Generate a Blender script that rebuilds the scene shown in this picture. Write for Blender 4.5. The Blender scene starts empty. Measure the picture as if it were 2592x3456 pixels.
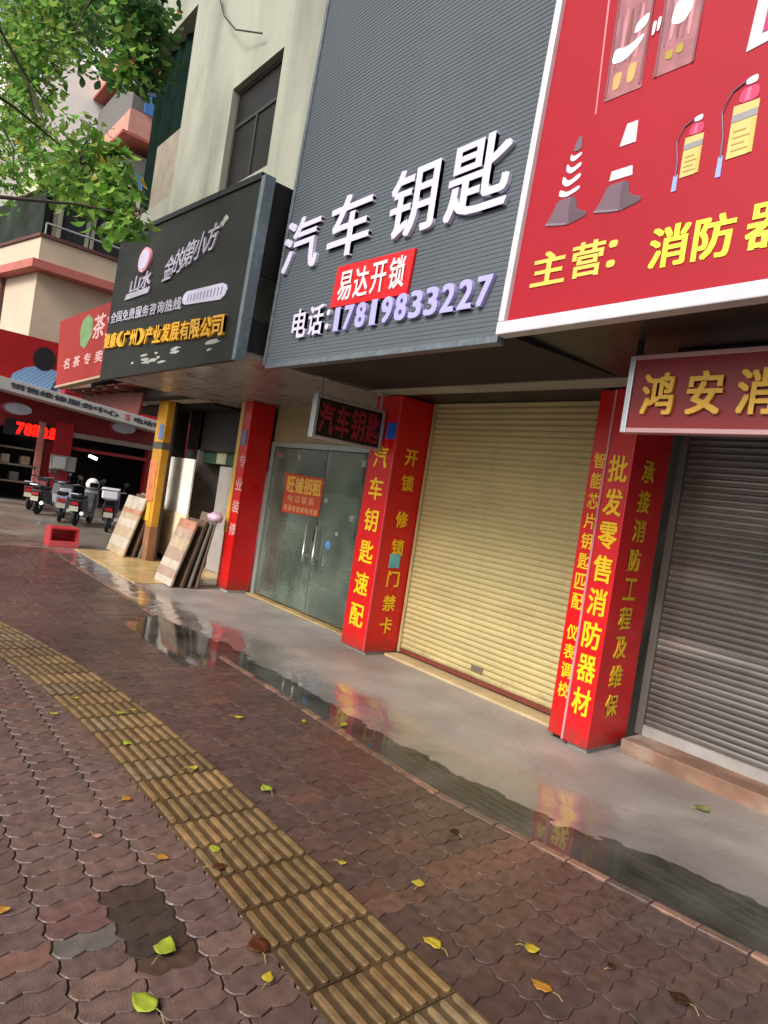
import bpy, bmesh, math, random
from mathutils import Vector, Matrix, noise
random.seed(7)
R = math.radians
S = bpy.context.scene
COL = S.collection

# ------------------------------------------------------------------ camera, sky, sun, exposure
cd = bpy.data.cameras.new('camera'); cam = bpy.data.objects.new('camera', cd); COL.objects.link(cam)
rt, up, fw = Vector((.63112, .760837, .151047)), Vector((-.1106, -.104473, .988359)), Vector((-.767760, .640479, -.018214))
cam.matrix_world = Matrix(((rt.x, up.x, -fw.x, 0), (rt.y, up.y, -fw.y, 0), (rt.z, up.z, -fw.z, 1.65), (0, 0, 0, 1)))
cd.sensor_fit = 'HORIZONTAL'; cd.sensor_width = 36; cd.lens = 31.03; cd.clip_end = 2000; cd.clip_start = .05
S.camera = cam
SUN_EL, SUN_AZ = 38, 170          # overcast: broad, weak, over the street behind the photographer
W = bpy.data.worlds.new('World'); S.world = W; W.use_nodes = True
nt = W.node_tree; bg = nt.nodes['Background']
sky = nt.nodes.new('ShaderNodeTexSky'); sky.sky_type = 'NISHITA'; sky.sun_disc = False
sky.sun_elevation = R(SUN_EL); sky.sun_rotation = R(SUN_AZ); sky.air_density = 1.5; sky.dust_density = 4; sky.ozone_density = 1
hs = nt.nodes.new('ShaderNodeHueSaturation'); hs.inputs['Saturation'].default_value = .22
nt.links.new(sky.outputs[0], hs.inputs['Color']); nt.links.new(hs.outputs[0], bg.inputs[0]); bg.inputs[1].default_value = .088
sl = bpy.data.lights.new('sun', 'SUN'); sl.energy = 1.5; sl.angle = R(20); sl.color = (1, .97, .93)
so = bpy.data.objects.new('sun', sl); COL.objects.link(so); so.rotation_euler = Vector((math.sin(R(SUN_AZ)) * math.cos(R(SUN_EL)), math.cos(R(SUN_AZ)) * math.cos(R(SUN_EL)), math.sin(R(SUN_EL)))).to_track_quat('Z', 'Y').to_euler(); so.location = (0, -5, 20)
S.view_settings.view_transform = 'Standard'; S.view_settings.look = 'None'; S.view_settings.gamma = 1
S.view_settings.exposure = .98

# ------------------------------------------------------------------ materials
def lin(h):
    h = h.lstrip('#'); o = []
    for i in (0, 2, 4):
        c = int(h[i:i+2], 16) / 255; o.append(c / 12.92 if c <= .04045 else ((c + .055) / 1.055) ** 2.4)
    return tuple(o)
MC = {}
def M(name, col, rough=.6, metal=0, var=.12, vs=3, stretch=(1, 1, 1), bump=0, bs=60, spec=.5, emit=None, es=1, rvar=0, dirt=None, ds=1.2, dth=.55, splash=None, sh=.4, streak=None):
    if name in MC: return MC[name]
    m = bpy.data.materials.new(name); m.use_nodes = True; n = m.node_tree.nodes; l = m.node_tree.links
    p = n['Principled BSDF']; c = lin(col) if isinstance(col, str) else col
    p.inputs['Metallic'].default_value = metal; p.inputs['Roughness'].default_value = rough; p.inputs['Specular IOR Level'].default_value = spec
    tc = n.new('ShaderNodeTexCoord'); mp = n.new('ShaderNodeMapping'); mp.inputs['Scale'].default_value = stretch
    l.new(tc.outputs['Object'], mp.inputs[0])
    def nz(scale, det=4):
        t = n.new('ShaderNodeTexNoise'); t.inputs['Scale'].default_value = scale; t.inputs['Detail'].default_value = det; l.new(mp.outputs[0], t.inputs['Vector']); return t
    def mr(src, a, b, x, y):
        q = n.new('ShaderNodeMapRange'); q.inputs[1].default_value = a; q.inputs[2].default_value = b; q.inputs[3].default_value = x; q.inputs[4].default_value = y; l.new(src, q.inputs[0]); return q.outputs[0]
    def mix(f, a, b):
        q = n.new('ShaderNodeMix'); q.data_type = 'RGBA'; l.new(f, q.inputs[0])
        for k, v in ((6, a), (7, b)):
            if isinstance(v, tuple): q.inputs[k].default_value = (*v[:3], 1)
            else: l.new(v, q.inputs[k])
        return q.outputs[2]
    out = None
    if var:
        f = mr(nz(vs, 6).outputs['Fac'], .3, .7, 0, 1)
        out = mix(f, tuple(x * (1 - var) for x in c), tuple(min(1, x * (1 + var)) for x in c))
    if dirt:
        f = mr(nz(ds, 8).outputs['Fac'], dth, dth + .18, 0, .8)
        out = mix(f, out if out else c, lin(dirt))
    if streak:                      # run-down dirt: noise stretched along the height
        m2 = n.new('ShaderNodeMapping'); m2.inputs['Scale'].default_value = (5, 5, .3); l.new(tc.outputs['Object'], m2.inputs[0])
        t = n.new('ShaderNodeTexNoise'); t.inputs['Scale'].default_value = 1; t.inputs['Detail'].default_value = 8; l.new(m2.outputs[0], t.inputs['Vector'])
        out = mix(mr(t.outputs['Fac'], .55, .8, 0, .4), out if out else c, lin(streak))
    if splash:                      # mud thrown up from the wet ground, ragged upper edge
        g = n.new('ShaderNodeNewGeometry'); sx = n.new('ShaderNodeSeparateXYZ'); l.new(g.outputs['Position'], sx.inputs[0])
        t = n.new('ShaderNodeTexNoise'); t.inputs['Scale'].default_value = 11; t.inputs['Detail'].default_value = 8; t.inputs['Roughness'].default_value = .7; l.new(g.outputs['Position'], t.inputs['Vector'])
        a = n.new('ShaderNodeMath'); a.operation = 'MULTIPLY_ADD'; l.new(t.outputs['Fac'], a.inputs[0]); a.inputs[1].default_value = -sh * 1.9; l.new(sx.outputs['Z'], a.inputs[2])
        out = mix(mr(a.outputs[0], -sh * .95, -sh * .35, .7, 0), out if out else c, lin(splash))
    if out: l.new(out, p.inputs['Base Color'])
    else: p.inputs['Base Color'].default_value = (*c, 1)
    if rvar: l.new(mr(nz(vs * 1.7, 3).outputs['Fac'], .3, .7, max(.02, rough - rvar), min(1, rough + rvar)), p.inputs['Roughness'])
    if bump:
        b = n.new('ShaderNodeBump'); b.inputs['Strength'].default_value = bump; b.inputs['Distance'].default_value = .01
        l.new(nz(bs, 4).outputs['Fac'], b.inputs['Height']); l.new(b.outputs[0], p.inputs['Normal'])
    if emit: p.inputs['Emission Color'].default_value = (*lin(emit), 1); p.inputs['Emission Strength'].default_value = es
    MC[name] = m; return m

def tint_mat(name, lo, hi, bump=.3, bs=90, var=.3):
    """base colour from the 'tint' attribute (one tone per brick / tile / leaf), roughness from a wetness noise"""
    m = bpy.data.materials.new(name); m.use_nodes = True; n = m.node_tree.nodes; l = m.node_tree.links; p = n['Principled BSDF']
    at = n.new('ShaderNodeAttribute'); at.attribute_name = 'tint'; tc = n.new('ShaderNodeTexCoord')
    a = n.new('ShaderNodeTexNoise'); a.inputs['Scale'].default_value = 18; a.inputs['Detail'].default_value = 6; l.new(tc.outputs['Object'], a.inputs['Vector'])
    q = n.new('ShaderNodeMapRange'); q.inputs[1].default_value = .3; q.inputs[2].default_value = .7; q.inputs[3].default_value = 1 - var; q.inputs[4].default_value = 1 + var; l.new(a.outputs['Fac'], q.inputs[0])
    v = n.new('ShaderNodeVectorMath'); v.operation = 'SCALE'; l.new(at.outputs['Color'], v.inputs[0]); l.new(q.outputs[0], v.inputs['Scale']); l.new(v.outputs[0], p.inputs['Base Color'])
    w = n.new('ShaderNodeTexNoise'); w.inputs['Scale'].default_value = 1.6; w.inputs['Detail'].default_value = 5; l.new(tc.outputs['Object'], w.inputs['Vector'])
    r = n.new('ShaderNodeMapRange'); r.inputs[1].default_value = .35; r.inputs[2].default_value = .65; r.inputs[3].default_value = lo; r.inputs[4].default_value = hi; l.new(w.outputs['Fac'], r.inputs[0]); l.new(r.outputs[0], p.inputs['Roughness'])
    if bump:
        t = n.new('ShaderNodeTexNoise'); t.inputs['Scale'].default_value = bs; t.inputs['Detail'].default_value = 4; l.new(tc.outputs['Object'], t.inputs['Vector'])
        b = n.new('ShaderNodeBump'); b.inputs['Strength'].default_value = bump; b.inputs['Distance'].default_value = .006; l.new(t.outputs['Fac'], b.inputs['Height']); l.new(b.outputs[0], p.inputs['Normal'])
    MC[name] = m; return m

red = M('red_vinyl', '#c80c0c', .35, var=.1, vs=2, rvar=.1, streak='#8f1612', splash='#5d3a30', sh=.35, bump=.06, bs=5)
redd = M('red_vinyl_fire', '#c81019', .35, var=.1, vs=2, rvar=.1, streak='#9a2020', splash='#5d3a30', sh=.35, bump=.06, bs=5)
gold = M('yellow_lettering', '#f2c014', .45, var=.06)
goldd = M('gold_lettering', '#d8a838', .5, var=.1)
white = M('white_acrylic', '#cbc4dc', .4, var=.04)
lav = M('lavender_acrylic', '#a9a2d6', .35, var=.05)
alu = M('aluminium', '#b9bcc0', .35, metal=.7, var=.1, rvar=.1)
alup = M('pinkish_aluminium', '#b98f90', .4, metal=.3, var=.1)
whitef = M('white_painted_metal', '#c4c1c6', .35, var=.08, vs=5, rvar=.1)
blackm = M('black_metal', '#121214', .45, var=.2)
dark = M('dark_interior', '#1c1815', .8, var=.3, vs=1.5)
rubber = M('black_rubber', '#0c0c0d', .7, var=.2)
wood = M('wood_brown', '#5a4432', .7, var=.35, vs=4, stretch=(8, 8, .6))

# ------------------------------------------------------------------ geometry helpers
class MB:
    def __init__(s): s.v = []; s.f = []; s.mi = []; s.tint = None
    def face(s, pts, mi=0):
        i = len(s.v); s.v += [tuple(p) for p in pts]; s.f.append(tuple(range(i, i + len(pts)))); s.mi.append(mi); return s
    def box(s, x0, x1, y0, y1, z0, z1, mi=0):
        return s.hexa([(x0, y0, z0), (x1, y0, z0), (x1, y1, z0), (x0, y1, z0), (x0, y0, z1), (x1, y0, z1), (x1, y1, z1), (x0, y1, z1)], mi)
    def hexa(s, p, mi=0):
        i = len(s.v); s.v += [tuple(q) for q in p]
        for f in ((3, 2, 1, 0), (4, 5, 6, 7), (0, 1, 5, 4), (1, 2, 6, 5), (2, 3, 7, 6), (3, 0, 4, 7)): s.f.append(tuple(i + k for k in f)); s.mi.append(mi)
        return s
    def tube(s, pts, r, n=8, mi=0, cap=True):
        pts = [Vector(p) for p in pts]; base = len(s.v)
        for k, p in enumerate(pts):
            d = (pts[min(k + 1, len(pts) - 1)] - pts[max(k - 1, 0)]).normalized()
            a = d.cross(Vector((0, 0, 1)) if abs(d.z) < .9 else Vector((1, 0, 0))).normalized(); b = d.cross(a)
            rr = r[k] if isinstance(r, (list, tuple)) else r
            for j in range(n):
                t = 2 * math.pi * j / n; s.v.append(tuple(p + a * math.cos(t) * rr + b * math.sin(t) * rr))
        for k in range(len(pts) - 1):
            for j in range(n):
                q = base + k * n; s.f.append((q + j, q + (j + 1) % n, q + n + (j + 1) % n, q + n + j)); s.mi.append(mi)
        if cap:
            s.f.append(tuple(base + j for j in range(n))); s.mi.append(mi); s.f.append(tuple(base + (len(pts) - 1) * n + j for j in reversed(range(n)))); s.mi.append(mi)
        return s
    def prism(s, poly, o, u, v, n, d0, d1, mi=0):
        """polygon (a,b) in the u,v frame at o, extruded from d0 to d1 along n"""
        o, u, v, n = map(Vector, (o, u, v, n)); k = len(poly); i = len(s.v)
        for d in (d0, d1): s.v += [tuple(o + u * a + v * b + n * d) for a, b in poly]
        s.f.append(tuple(i + j for j in reversed(range(k)))); s.f.append(tuple(i + k + j for j in range(k))); s.mi += [mi, mi]
        for j in range(k): s.f.append((i + j, i + (j + 1) % k, i + k + (j + 1) % k, i + k + j)); s.mi.append(mi)
        return s
    def lathe(s, prof, o, ax=(0, 0, 1), n=16, mi=0):
        o = Vector(o); ax = Vector(ax).normalized(); a = ax.cross(Vector((0, 0, 1)) if abs(ax.z) < .9 else Vector((1, 0, 0))).normalized(); b = ax.cross(a); i = len(s.v)
        for r, h in prof:
            for j in range(n):
                t = 2 * math.pi * j / n; s.v.append(tuple(o + ax * h + (a * math.cos(t) + b * math.sin(t)) * r))
        for k in range(len(prof) - 1):
            for j in range(n): s.f.append((i + k * n + j, i + k * n + (j + 1) % n, i + (k + 1) * n + (j + 1) % n, i + (k + 1) * n + j)); s.mi.append(mi)
        s.f.append(tuple(i + j for j in reversed(range(n)))); s.f.append(tuple(i + (len(prof) - 1) * n + j for j in range(n))); s.mi += [mi, mi]
        return s
    def cells(s, xs, ys, zs, solid, mi=0):
        """solid boxes on a grid, only the outer faces"""
        nx, ny, nz = len(xs) - 1, len(ys) - 1, len(zs) - 1
        ok = lambda i, j, k: 0 <= i < nx and 0 <= j < ny and 0 <= k < nz and solid(i, j, k)
        for i in range(nx):
            for j in range(ny):
                for k in range(nz):
                    if not ok(i, j, k): continue
                    x0, x1, y0, y1, z0, z1 = xs[i], xs[i+1], ys[j], ys[j+1], zs[k], zs[k+1]
                    if not ok(i-1, j, k): s.face([(x0, y1, z0), (x0, y0, z0), (x0, y0, z1), (x0, y1, z1)], mi)
                    if not ok(i+1, j, k): s.face([(x1, y0, z0), (x1, y1, z0), (x1, y1, z1), (x1, y0, z1)], mi)
                    if not ok(i, j-1, k): s.face([(x0, y0, z0), (x1, y0, z0), (x1, y0, z1), (x0, y0, z1)], mi)
                    if not ok(i, j+1, k): s.face([(x1, y1, z0), (x0, y1, z0), (x0, y1, z1), (x1, y1, z1)], mi)
                    if not ok(i, j, k-1): s.face([(x0, y1, z0), (x1, y1, z0), (x1, y0, z0), (x0, y0, z0)], mi)
                    if not ok(i, j, k+1): s.face([(x0, y0, z1), (x1, y0, z1), (x1, y1, z1), (x0, y1, z1)], mi)
        return s

def root_off(p):
    o = Vector((0, 0, 0))
    while p: o += p.location; p = p.parent
    return o
def build(name, mb, mats, parent=None, bevel=0, smooth=False, local=False):
    me = bpy.data.meshes.new(name); off = Vector((0, 0, 0)) if local else root_off(parent)
    me.from_pydata([(x - off.x, y - off.y, z - off.z) for x, y, z in mb.v], [], mb.f)
    if not isinstance(mats, (list, tuple)): mats = [mats]
    for m in mats: me.materials.append(m)
    if len(mats) > 1: me.polygons.foreach_set('material_index', mb.mi)
    if mb.tint:
        a = me.color_attributes.new('tint', 'FLOAT_COLOR', 'POINT'); a.data.foreach_set('color', [c for t in mb.tint for c in (*t, 1)])
    if smooth: me.polygons.foreach_set('use_smooth', [True] * len(me.polygons))
    me.update(); o = bpy.data.objects.new(name, me); COL.objects.link(o); o.parent = parent
    if bevel:
        b = o.modifiers.new('bevel', 'BEVEL'); b.width = bevel; b.segments = 2; b.limit_method = 'ANGLE'
    return o
def tag(o, label=None, cat=None, group=None, kind=None):
    if label: o['label'] = label
    if cat: o['category'] = cat
    if group: o['group'] = group
    if kind: o['kind'] = kind
    return o
def thing(name, label, cat, loc=(0, 0, 0), rz=0, group=None):
    e = bpy.data.objects.new(name, None); COL.objects.link(e); e.location = loc; e.rotation_euler = (0, 0, rz); e.empty_display_size = .1
    return tag(e, label, cat, group)
def copy_tree(o, parent=None):
    c = o.copy(); COL.objects.link(c); c.parent = parent
    for ch in list(o.children): copy_tree(ch, c)
    return c

GL = {}
def glyph(ch, bold):
    k = (ch, bold)
    if k in GL: return GL[k]
    cu = bpy.data.curves.new('g', 'FONT'); cu.body = ch; cu.size = 1; cu.resolution_u = 3; cu.extrude = .5
    o = bpy.data.objects.new('g', cu); COL.objects.link(o); bpy.context.view_layer.update()
    me = bpy.data.meshes.new_from_object(o.evaluated_get(bpy.context.evaluated_depsgraph_get()))
    v0 = [tuple(v.co) for v in me.vertices]; f0 = [tuple(p.vertices) for p in me.polygons]; vs, fs = [], []
    # heavier strokes: the same glyph laid over itself a little to each side
    for q, (a, b) in enumerate([(0, 0)] if not bold else [(0, 0), (1, .6), (-1, .6), (1, -.6), (-1, -.6)]):
        i = len(vs); vs += [(x + a * bold, y + b * bold, z * (1 - .012 * q)) for x, y, z in v0]; fs += [tuple(i + j for j in f) for f in f0]
    bpy.data.objects.remove(o); bpy.data.curves.remove(cu); bpy.data.meshes.remove(me)
    GL[k] = (vs, fs); return GL[k]
def chars(mb, text, cells, o, u, v, d0, d1, bold=.03, fit=True, shear=0, mi=0):
    """each character fitted into its (a, b, w, h) cell of the u,v frame, standing d0..d1 off the face"""
    o, u, v = Vector(o), Vector(u), Vector(v); n = u.cross(v)
    for ch, (a, b, w, h) in zip(text, cells):
        if ch == ' ': continue
        vs, fs = glyph(ch, bold)
        if not vs: continue
        if fit:
            x0, x1 = min(p[0] for p in vs), max(p[0] for p in vs); y0, y1 = min(p[1] for p in vs), max(p[1] for p in vs)
        else: x0, x1, y0, y1 = 0, 1, -.12, .88
        i = len(mb.v)
        for x, y, z in vs:
            q = (y - y0) / max(1e-6, y1 - y0)
            mb.v.append(tuple(o + u * (a + (x - x0) / max(1e-6, x1 - x0) * w + shear * q * h) + v * (b + q * h) + n * (d0 + (z + .5) * (d1 - d0))))
        for f in fs: mb.f.append(tuple(i + k for k in f)); mb.mi.append(mi)
    return mb
def letters(name, text, cells, o, u, v, d0, d1, bold, mat, parent):
    for ch, c in zip(text, cells): build(name, chars(MB(), ch, [c], o, u, v, d0, d1, bold), mat, parent)
def row(a, b, w, h, n, gap=.1):
    c = w / n; return [(a + k * c + c * gap / 2, b, c * (1 - gap), h) for k in range(n)]
def column(a, b_top, b_bot, w, n, gap=.25):
    c = (b_top - b_bot) / n; return [(a, b_top - (k + 1) * c + c * gap / 2, w, c * (1 - gap)) for k in range(n)]
UX, UY, UZ = (1, 0, 0), (0, 1, 0), (0, 0, 1)
FN = (0, -1, 0)
def rnd(a, b): return random.uniform(a, b)

# ------------------------------------------------------------------ the ground
WZ = -.004                                                     # standing rain water
build('ground', MB().face([(-400, -400, -.06), (400, -400, -.06), (400, 400, -.06), (-400, 400, -.06)]), M('wet_asphalt', '#4a443f', .4, var=.25, vs=.8, rvar=.2, bump=.3, bs=60))['kind'] = 'structure'
build('yard', MB().box(-24, -12.02, 1.2, 11, -.05, 0), M('wet_yard_concrete', '#6f655b', .4, var=.3, vs=.7, rvar=.2, bump=.2, bs=30, dirt='#8f8474', ds=.6))['kind'] = 'structure'

def strip_c(x): d = max(0, -3.2 - x); return 1.6 - .038 * d * d
def shore(x):
    pts = [(-13, 2.9), (-8.8, 2.98), (-7.1, 2.93), (-6, 3.16), (-4.2, 3.2), (-2.8, 3.26), (-2, 3.34), (-1.6, 3.58), (-1, 3.68), (2, 3.7)]
    for (a, p), (b, q) in zip(pts, pts[1:]):
        if a <= x <= b: return p + (q - p) * (x - a) / (b - a)
    return 3.0
def kerb_warp(x, y): return y + (.165 * max(0, x + 2.55) * max(0, min(1, (y - 1.84) / 1.03)) if x > -2.55 else 0)
# brick pavers: stack bond, zigzag edges, each brick its own tone and tilt
def paver_field():
    mb = MB(); mb.tint = []
    def tri(t): t = t % 1; return 4 * abs(t - .5) - 1
    def trap(t): return max(-1, min(1, 1.8 * math.sin(2 * math.pi * t)))
    lx, ly = .102, .2135; pal = [lin(c) for c in ('#765e56', '#796058', '#735b55', '#7c625a', '#745d57', '#785e55', '#7e6358', '#745f59')]
    terr = [lin(c) for c in ('#8a6558', '#8f6a5c', '#836154')]
    def edge_y(x, yj): return yj + .013 * tri(x / lx + .2)
    def edge_x(y, xi): return xi + .009 * trap(y / ly * 2 + .1)
    nx = int(15.5 / lx)
    for iy in range(-15, 14):
        y0 = iy * ly + 2.862 - 13 * ly - .0; y1 = y0 + ly
        if y1 > 2.87: continue
        for ix in range(nx):
            x0 = 1.5 - (ix + 1) * lx; x1 = x0 + lx; cx, cy = (x0 + x1) / 2, (y0 + y1) / 2
            if cx < -3.2 and cy < -.2 or cx < -9 and cy < .8: continue
            if abs(cy - strip_c(cx)) < .11: continue
            out = [(x0 + lx * t, 'b') for t in (0, .2, .45, .7)]
            poly = [(x, edge_y(x, y0)) for x in (x0, x0 + lx * .2, x0 + lx * .45, x0 + lx * .7)]
            poly = [(x0 + lx * t, edge_y(x0 + lx * t, y0)) for t in (0, .3, .55, .8)]
            poly += [(edge_x(y0 + ly * t, x1), y0 + ly * t + (.013 * tri(x1 / lx + .2))) for t in (0, .15, .3, .4, .6, .75, .9)]
            poly += [(x1 - lx * t, edge_y(x1 - lx * t, y1)) for t in (0, .2, .45, .7)]
            poly += [(edge_x(y1 - ly * t, x0), y1 - ly * t + (.013 * tri(x0 / lx + .2))) for t in (0, .1, .25, .4, .6, .7, .85)]
            w = noise.noise((cx * .5, cy * .8, 3))
            c = random.choice(pal)
            if random.random() < .03 or (-2.02 < cx < -1.82 and cy > 1.9 and random.random() < .8) or (cy < 1.2 and cx > -2.3 and random.random() < .3): c = random.choice(terr)
            if -2.32 < cx < -2.22 and .8 < cy < 1.0: c = lin('#726a64')
            if -2.5 < cx < -2.32 and .8 < cy < 1.0: c = lin('#7a5a54')
            g = rnd(.88, 1.1) * (1 + .3 * w); c = tuple(k * g * (.64 if cy < strip_c(cx) else .44) for k in c)
            sink = 0
            pd = ((cx + 2.22) / .26) ** 2 + ((cy - 1.06) / .17) ** 2
            if pd < 1: sink = .0065
            if ((cx + 6.1) / .95) ** 2 + ((cy - 2.75) / .42) ** 2 < 1 + .3 * w: sink = .014
            zt = rnd(-.0016, .0016) - sink - .001; tx, ty = rnd(-.012, .012), rnd(-.008, .008)
            ring = []
            for s_, dz in (((.978, -.02), (.966, -.004), (.938, 0)) if cy < strip_c(cx) else ((.992, -.02), (.985, -.0025), (.955, 0))):
                i = len(mb.v); ring.append(i)
                for px, py in poly:
                    dx, dy = px - cx, py - cy; k = 1 - (1 - s_) * (.11 / max(.05, math.hypot(dx, dy))) * .9
                    mb.v.append((cx + dx * k, cy + dy * k, zt + dz + dx * tx + dy * ty)); mb.tint.append(c if dz > -.01 else tuple(q * .5 for q in c))
            n_ = len(poly)
            for a, b in ((0, 1), (1, 2)):
                for j in range(n_): mb.f.append((ring[a] + j, ring[a] + (j + 1) % n_, ring[b] + (j + 1) % n_, ring[b] + j)); mb.mi.append(0)
            mb.f.append(tuple(ring[2] + j for j in range(n_))); mb.mi.append(0)
    mb.v = [(x, kerb_warp(x, y), z) for x, y, z in mb.v]
    return mb
build('pavement', paver_field(), tint_mat('wet_paver', .08, .36, bump=.45, bs=190))['kind'] = 'structure'
build('joint_sand', MB().face([(-14.3, -2, -.017), (2, -2, -.017), (2, 1.7, -.017), (-14.3, 1.7, -.017)]), M('joint_grit', '#52463f', .35, var=.4, vs=9, bump=.5, bs=120))['kind'] = 'structure'
build('joint_sand', MB().face([(-14.3, 1.7, -.0165), (2, 1.7, -.0065), (2, 3.7, -.0065), (-14.3, 2.9, -.0165)]), M('fine_joint_grit', '#5a4c45', .35, var=.4, vs=9, bump=.5, bs=120))['kind'] = 'structure'
# near puddle on the sunk bricks and the long puddle along the edge row
water = M('rain_water', '#1b1712', .02, var=0, spec=.5)
def puddle_mesh(cx, cy, rx, ry, z):
    mb = MB(); pts = []
    for k in range(40):
        t = 2 * math.pi * k / 40; q = 1 + .12 * noise.noise((math.cos(t) * 1.7, math.sin(t) * 1.7, cx)); pts.append((cx + rx * q * math.cos(t), cy + ry * q * math.sin(t), z))
    return mb.face(pts)
def clear_water(name, ior=1.5, tint=(.62, .58, .5), silt=.3):
    m = bpy.data.materials.new(name); m.use_nodes = True; n = m.node_tree.nodes; l = m.node_tree.links; n.remove(n['Principled BSDF'])
    g = n.new('ShaderNodeBsdfGlossy'); g.inputs['Roughness'].default_value = .03; t = n.new('ShaderNodeBsdfTransparent'); t.inputs[0].default_value = (*tint, 1)
    f = n.new('ShaderNodeFresnel'); f.inputs[0].default_value = ior; x = n.new('ShaderNodeMixShader')
    nz = n.new('ShaderNodeTexNoise'); nz.inputs['Scale'].default_value = 9; b = n.new('ShaderNodeBump'); b.inputs['Strength'].default_value = .025; b.inputs['Distance'].default_value = .02
    tc = n.new('ShaderNodeTexCoord'); l.new(tc.outputs['Object'], nz.inputs['Vector']); l.new(nz.outputs['Fac'], b.inputs['Height']); l.new(b.outputs[0], g.inputs['Normal']); l.new(b.outputs[0], f.inputs['Normal'])
    df = n.new('ShaderNodeBsdfDiffuse'); df.inputs[0].default_value = (.16, .145, .125, 1); y = n.new('ShaderNodeMixShader')
    sn = n.new('ShaderNodeTexNoise'); sn.inputs['Scale'].default_value = 3; sn.inputs['Detail'].default_value = 6; l.new(tc.outputs['Object'], sn.inputs['Vector'])
    sr = n.new('ShaderNodeMapRange'); sr.inputs[1].default_value = .3; sr.inputs[2].default_value = .7; sr.inputs[3].default_value = silt * .4; sr.inputs[4].default_value = silt * 1.8; l.new(sn.outputs['Fac'], sr.inputs[0])
    l.new(sr.outputs[0], y.inputs[0]); l.new(t.outputs[0], y.inputs[1]); l.new(df.outputs[0], y.inputs[2])
    l.new(f.outputs[0], x.inputs[0]); l.new(y.outputs[0], x.inputs[1]); l.new(g.outputs[0], x.inputs[2]); l.new(x.outputs[0], n['Material Output'].inputs[0]); MC[name] = m; return m
cw = clear_water('puddle_water')
build('puddle', puddle_mesh(-2.23, 1.06, .29, .19, -.0055), clear_water('shallow_water', 1.25, (.88, .85, .8), .1))['kind'] = 'structure'
build('long_puddle', MB().face([(-7.4, 2.2, WZ), (-5.2, 2.2, WZ), (-5.0, 2.87, WZ), (-2.55, 2.9, WZ), (.5, kerb_warp(.5, 2.9), WZ), (.5, 4.1, WZ), (-7.4, 4.1, WZ)]), cw)['kind'] = 'structure'
# edge row of thin bricks
mb = MB(); mb.tint = []
x = 1.5
while x > -13:
    w_ = .205; c = lin(random.choice(['#8a6a58', '#7b6154', '#957160', '#6d5b50'])); g = rnd(.6, .85); i = len(mb.v)
    j = rnd(-.006, .006); mb.box(x - w_ + .006, x, 2.868 + j, 2.918 + j, -.03, (.004 if x > -5.3 or x < -7 else -.012) + rnd(-.004, .003)); mb.tint += [tuple(k * g for k in c)] * 8; x -= w_
mb.v = [(a, kerb_warp(a, b), c) for a, b, c in mb.v]
build('edge_row', mb, MC['wet_paver'], bevel=.004)['kind'] = 'structure'

# tactile paving: tiles of four raised bars, two abreast, bending with the path
def tactile():
    mb = MB(); mb.tint = []; L = .235; Wt = .236; x = 1.4
    while x > -11.5:
        for k in (0, 1):
            c0 = random.choice([lin('#876a47'), lin('#8b6f4b'), lin('#7a6243'), lin('#826c50')]); g = rnd(.66, .84) * (1 + .35 * noise.noise((x * .7, k, 1)))
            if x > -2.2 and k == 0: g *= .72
            c = tuple(q * g for q in c0); z = rnd(-.001, .002); i0 = len(mb.v)
            xa, xb = x - L + .004, x
            def pt(xx, t, zz): return (xx, strip_c(xx) + (t - .5) * 2 * Wt, zz)
            t0, t1 = k * .5 + .003, k * .5 + .497
            mb.hexa([pt(xa, t0, -.03), pt(xb, t0, -.03), pt(xb, t1, -.03), pt(xa, t1, -.03), pt(xa, t0, .004 + z), pt(xb, t0, .004 + z), pt(xb, t1, .004 + z), pt(xa, t1, .004 + z)])
            mb.tint += [tuple(q * .52 for q in c)] * 8  # groove shade put into the slab colour, darker than the bars
            for b in range(4):
                tc_ = k * .5 + (b + .5) / 8; hw = .028; xm0, xm1 = xa + .008, xb - .006
                ring = []
                for (s_, zz) in ((1, .003 + z), (.95, .009 + z), (.6, .0115 + z)):
                    i = len(mb.v); ring.append(i); r_ = .5 * hw * 1.1 * s_
                    for ex, sg in ((xm0 + r_, -1), (xm1 - r_, 1)):
                        for a in range(5):
                            th = -math.pi / 2 + math.pi * a / 4
                            px, py = ex + sg * math.cos(th) * r_, sg * math.sin(th) * r_
                            q = pt(px, tc_, zz); mb.v.append((q[0], q[1] + py, q[2])); mb.tint.append(tuple(min(1, v * (1.2 if s_ < .9 else .9)) for v in c))  # highlight painted into the bar tops, lighter than their flanks
                for a_, b_ in ((0, 1), (1, 2)):
                    for j in range(10): mb.f.append((ring[a_] + j, ring[a_] + (j + 1) % 10, ring[b_] + (j + 1) % 10, ring[b_] + j)); mb.mi.append(0)
                mb.f.append(tuple(ring[2] + j for j in range(10))); mb.mi.append(0)
        x -= L
    return mb
build('tactile_path', tactile(), tint_mat('wet_tactile', .2, .45, bs=140))['kind'] = 'structure'

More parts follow.
